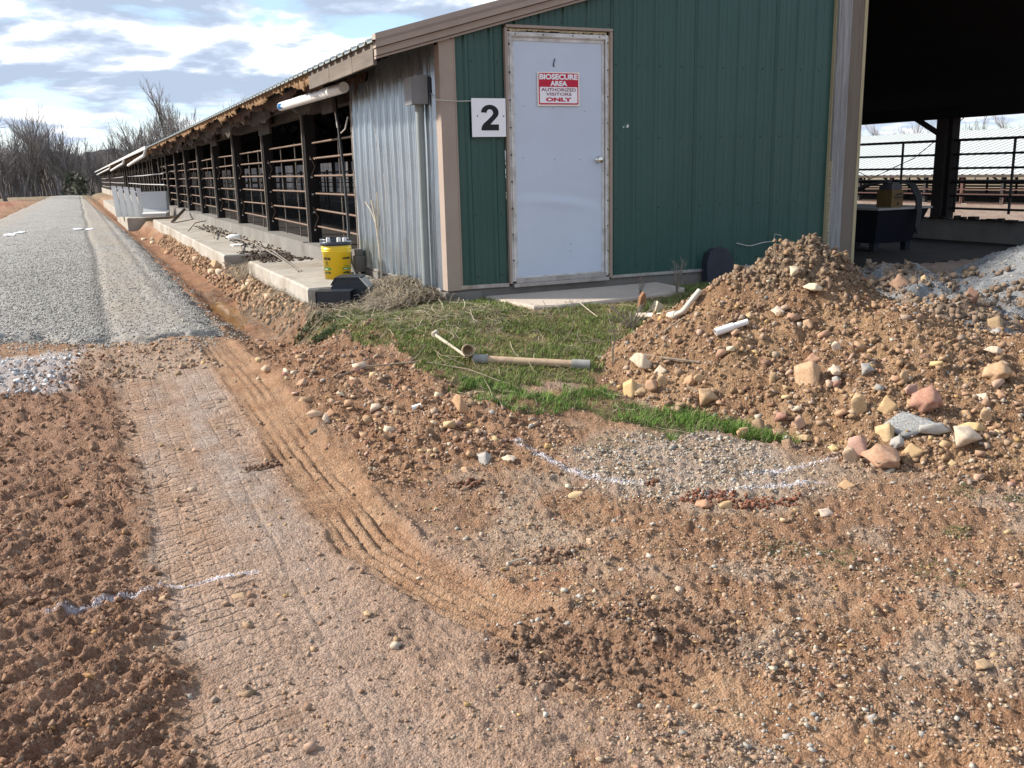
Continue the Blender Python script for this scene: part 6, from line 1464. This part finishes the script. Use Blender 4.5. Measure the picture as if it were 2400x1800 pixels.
# ------------------------------------------------------------------ grass, straw and dry tangle
def blades(name, x, y, h, w, lean, col, seed, mat=M_blade, base=None, seg=2):
    rs = np.random.RandomState(seed); n = len(x); z = surf(x, y)-.004 if base is None else base
    a = rs.rand(n)*6.283; dx, dy = np.cos(a), np.sin(a); lv = []
    for i in range(seg+1):
        t = i/seg; out = lean*h*t*t; up = h*t*(1-.35*np.minimum(lean, 1.4)*t); ww = w*(1-t*.92)
        cx_, cy_ = x+dx*out, y+dy*out
        lv += [np.stack([cx_-dy*ww, cy_+dx*ww, z+up], -1), np.stack([cx_+dy*ww, cy_-dx*ww, z+up], -1)]
    V = np.stack(lv, 1); k = V.shape[1]
    f = np.array([(2*i, 2*i+1, 2*i+3, 2*i+2) for i in range(seg)]); F = (f[None]+(np.arange(n)*k)[:, None, None]).reshape(-1, 4)
    return link(name, mesh_np(name, V.reshape(-1, 3), F, mat, np.repeat(col, k, 0)))
def poly_sample(poly, n, rs, jit=.10, sd=100):
    P = np.array(poly); x = rs.uniform(P[:, 0].min()-.2, P[:, 0].max()+.2, n); y = rs.uniform(P[:, 1].min()-.2, P[:, 1].max()+.2, n)
    k = soft_poly(x, y, poly, jit, sd) & ~((y > -.03)*(x > -.05)) & (M0(x, y) < H0(x, y)+.01) & ~((x > .35)*(x < 2.07)*(y > -.85-.06*np.sin(x*6))*(y > -1.05+.2*x*.6)); return x[k], y[k]
rs = np.random.RandomState(51)
x, y = poly_sample(GRASS_MAIN, 330000, rs); d_ = fbm(x*2.4, y*2.4, 3, 200)+.5*fbm(x*8, y*8, 2, 202); k = rs.rand(len(x)) < np.clip(.75+.8*d_, .12, 1); x, y, d_ = x[k], y[k], d_[k]
x2, y2 = poly_sample(GRASS_LOW, 52000, rs, .22); e2 = fbm(x2*3, y2*3, 3, 204); k = rs.rand(len(x2)) < np.clip(.6+.9*e2, .02, 1); x2, y2 = x2[k], y2[k]
x3, y3 = poly_sample(GRASS_EDGE, 30000, rs, .05); k = rs.rand(len(x3)) < np.clip(.75+.7*fbm(x3*5, y3*5, 3, 206), .05, 1); x3, y3 = x3[k], y3[k]
GX_ = np.r_[x, x2, x3]; GY_ = np.r_[y, y2, y3]; n = len(GX_); lush = np.r_[np.clip(.4+.5*d_, 0, 1), np.full(len(x2), .8), np.full(len(x3), .9)]
h = rs.uniform(.015, .055, n)*(.7+.7*lush); g1, g2 = np.array([.135, .215, .042]), np.array([.23, .285, .072]); mixr = rs.rand(n, 1); col = (g1*mixr+g2*(1-mixr))*rs.uniform(.6, 1.15, (n, 1))
bright = np.r_[np.zeros(len(x)), np.ones(len(x2)+len(x3))]; col = col*np.where(bright, 1, 1)[:, None]; col[bright > 0] = col[bright > 0]*np.array([.78, 1.0, .8])
dry = rs.rand(n) < np.where(bright > 0, .16, .22); col[dry] = np.array([.30, .245, .14])*rs.uniform(.6, 1.1, (dry.sum(), 1))
o = blades('grass', GX_, GY_, h, rs.uniform(.0016, .0034, n), rs.uniform(.2, 1.3, n), col, 53); tag(o, 'patchy short green grass between the door and the dirt', 'grass', kind='stuff')
# broad leaved weeds by the corner and thin sprigs on the open gravel
def patch_blades(name, spots, n, h0, h1, colr, seed, label, lean=(.6, 1.6), w=(.0016, .003)):
    rs = np.random.RandomState(seed); X_, Y_ = [], []
    for u, v, rad in spots:
        p = pix(u, v)[0]; a = rs.rand(n)*6.28; q_ = rad*np.sqrt(rs.rand(n)); X_.append(p[0]+q_*np.cos(a)); Y_.append(p[1]+q_*np.sin(a))
    X_, Y_ = np.concatenate(X_), np.concatenate(Y_); n_ = len(X_); c = np.array(colr)[rs.randint(len(colr), size=n_)]*rs.uniform(.6, 1.2, (n_, 1))
    o_ = blades(name, X_, Y_, rs.uniform(h0, h1, n_), rs.uniform(*w, n_), rs.uniform(*lean, n_), c, seed+1); return tag(o_, label, 'grass', kind='stuff')
patch_blades('grass_sprigs', [(1960, 1310, .10), (1840, 1285, .09), (2205, 1345, .12), (2385, 1175, .08), (2270, 1160, .08), (1420, 1045, .12), (1540, 1020, .12), (2240, 1250, .06)], 260, .008, .022, [(.08, .12, .03), (.11, .13, .05), (.2, .17, .1)], 61, 'thin sprigs of grass in the open gravel')
patch_blades('leafy_weeds', [(1130, 696, .16), (1180, 690, .14), (1085, 700, .12), (730, 765, .16), (800, 750, .2), (760, 800, .12)], 700, .03, .07, [(.055, .10, .025), (.08, .12, .035), (.10, .11, .05)], 63, 'low leafy weeds by the barn corner and on the bank edge', (.8, 1.8), (.004, .008))
# straw lying flat over the grass
def straw(name, polys, seed, label, hump=None):
    rs = np.random.RandomState(seed); V, F, Cc, off = [], [], [], 0
    for poly, n, l0, l1, cols, lift in polys:
        x, y = poly_sample(poly, n, rs, .12, 220); n = len(x); L_ = rs.uniform(l0, l1, n); a = rs.rand(n)*6.28; cur = rs.randn(n)*1.1; seg = 4
        w = rs.uniform(.0011, .0026, n); zb = rs.rand(n)**1.5*lift; c = np.array(cols)[rs.randint(len(cols), size=n)]*rs.uniform(.65, 1.15, (n, 1)); tl = rs.randn(n)*.22
        px, py, an = x.copy(), y.copy(), a.copy(); rows = []
        hz = hump(x, y) if hump else 0
        for i in range(seg+1):
            z = surf(px, py)+.006+zb*(1+.4*np.sin(i*1.3+a*3))+(hump(px, py) if hump else 0)+np.maximum(tl, 0)*L_*i/seg*.6
            rows += [np.stack([px-np.sin(an)*w, py+np.cos(an)*w, z], -1), np.stack([px+np.sin(an)*w, py-np.cos(an)*w, z+.001], -1)]
            px = px+np.cos(an)*L_/seg; py = py+np.sin(an)*L_/seg; an = an+cur/seg
        v = np.stack(rows, 1); k = v.shape[1]; f = np.array([(2*i, 2*i+1, 2*i+3, 2*i+2) for i in range(seg)])
        V.append(v.reshape(-1, 3)); F.append((f[None]+(np.arange(n)*k)[:, None, None]).reshape(-1, 4)+off); Cc.append(np.repeat(c, k, 0)); off += n*k
    return tag(link(name, mesh_np(name, np.concatenate(V), np.concatenate(F), M_blade, np.concatenate(Cc))), label, 'dry grass', kind='stuff')
TANS = [(.38, .31, .20), (.31, .245, .155), (.44, .38, .27), (.24, .18, .115)]; GREYS = [(.26, .225, .18), (.20, .165, .125), (.33, .28, .21), (.15, .12, .09)]
hump = lambda x, y: .14*np.exp(-((x+.18)/.22)**2-((y-.70)/.70)**2) + .03*np.exp(-((x+.8)/.3)**2-((y-.5)/.5)**2)
HUMP = [(-.55, .1), (-.02, -.10), (-.02, 1.7), (-.25, 1.6), (-.40, 1.2)]
straw('dry_grass', [(STRAW, 7000, .05, .18, GREYS+TANS[:2], .035), (HUMP, 16000, .06, .22, GREYS+TANS[:2], .05)], 71, 'matted dry grass heaped along the foot of the metal sheet', hump)
straw('loose_straw', [(STRAW2, 3000, .06, .24, TANS+GREYS[:2], .02), (GRASS_MAIN, 2300, .06, .34, TANS+GREYS, .035), (GRASS_LOW, 350, .05, .2, TANS, .012)], 73, 'bleached straw stems strewn over the grass')
bank = P2([(440, 700), (560, 700), (700, 745), (760, 800), (650, 790), (560, 770), (590, 740), (500, 690)])
straw('bank_grass', [(bank, 4200, .06, .2, GREYS, .03), (P2([(500, 570), (560, 600), (620, 650), (690, 705), (640, 700), (560, 650), (510, 600)]), 2400, .06, .25, GREYS+TANS[:1], .05), ([(-.95, 4.7), (-.12, 4.7), (-.12, 6.2), (-.95, 6.2)], 1600, .08, .3, GREYS, .03)], 75, 'grey dry grass hanging over the ditch bank and between the slabs')
# dark rotted litter on the slabs
rs = np.random.RandomState(81); x = np.r_[rs.uniform(-.8, -.15, 700), rs.uniform(-.5, -.12, 500)]; y = np.r_[rs.uniform(4.3, 6.6, 700), rs.uniform(6.2, 15, 500)]
V0 = scatter_stones('litter', x, y, rs.uniform(.008, .03, len(x)), np.array([.085, .062, .046])*rs.uniform(.6, 1.3, (len(x), 1)), M_pebble, 83, (.2, .5)); me = V0.data
co = np.zeros(len(me.vertices)*3, np.float32); me.vertices.foreach_get('co', co); co = co.reshape(-1, 3)
sl_top = np.repeat(np.where(np.r_[y] > 6.1, -.07, np.where(y < 4.72, -.05, -.10)), 8); hh_ = np.repeat(surf(x, y), 8); co[:, 2] += sl_top-hh_; me.vertices.foreach_set('co', co.ravel()); me.update()
tag(V0, 'dark rotted litter lying on and between the slabs', 'litter', kind='stuff')
print('TRIS', sum(int(sum(p.loop_total-2 for p in o.data.polygons)) if len(o.data.polygons) < 2000 else len(o.data.polygons)*(o.data.polygons[0].loop_total-2) for o in S.objects if o.type == 'MESH'))
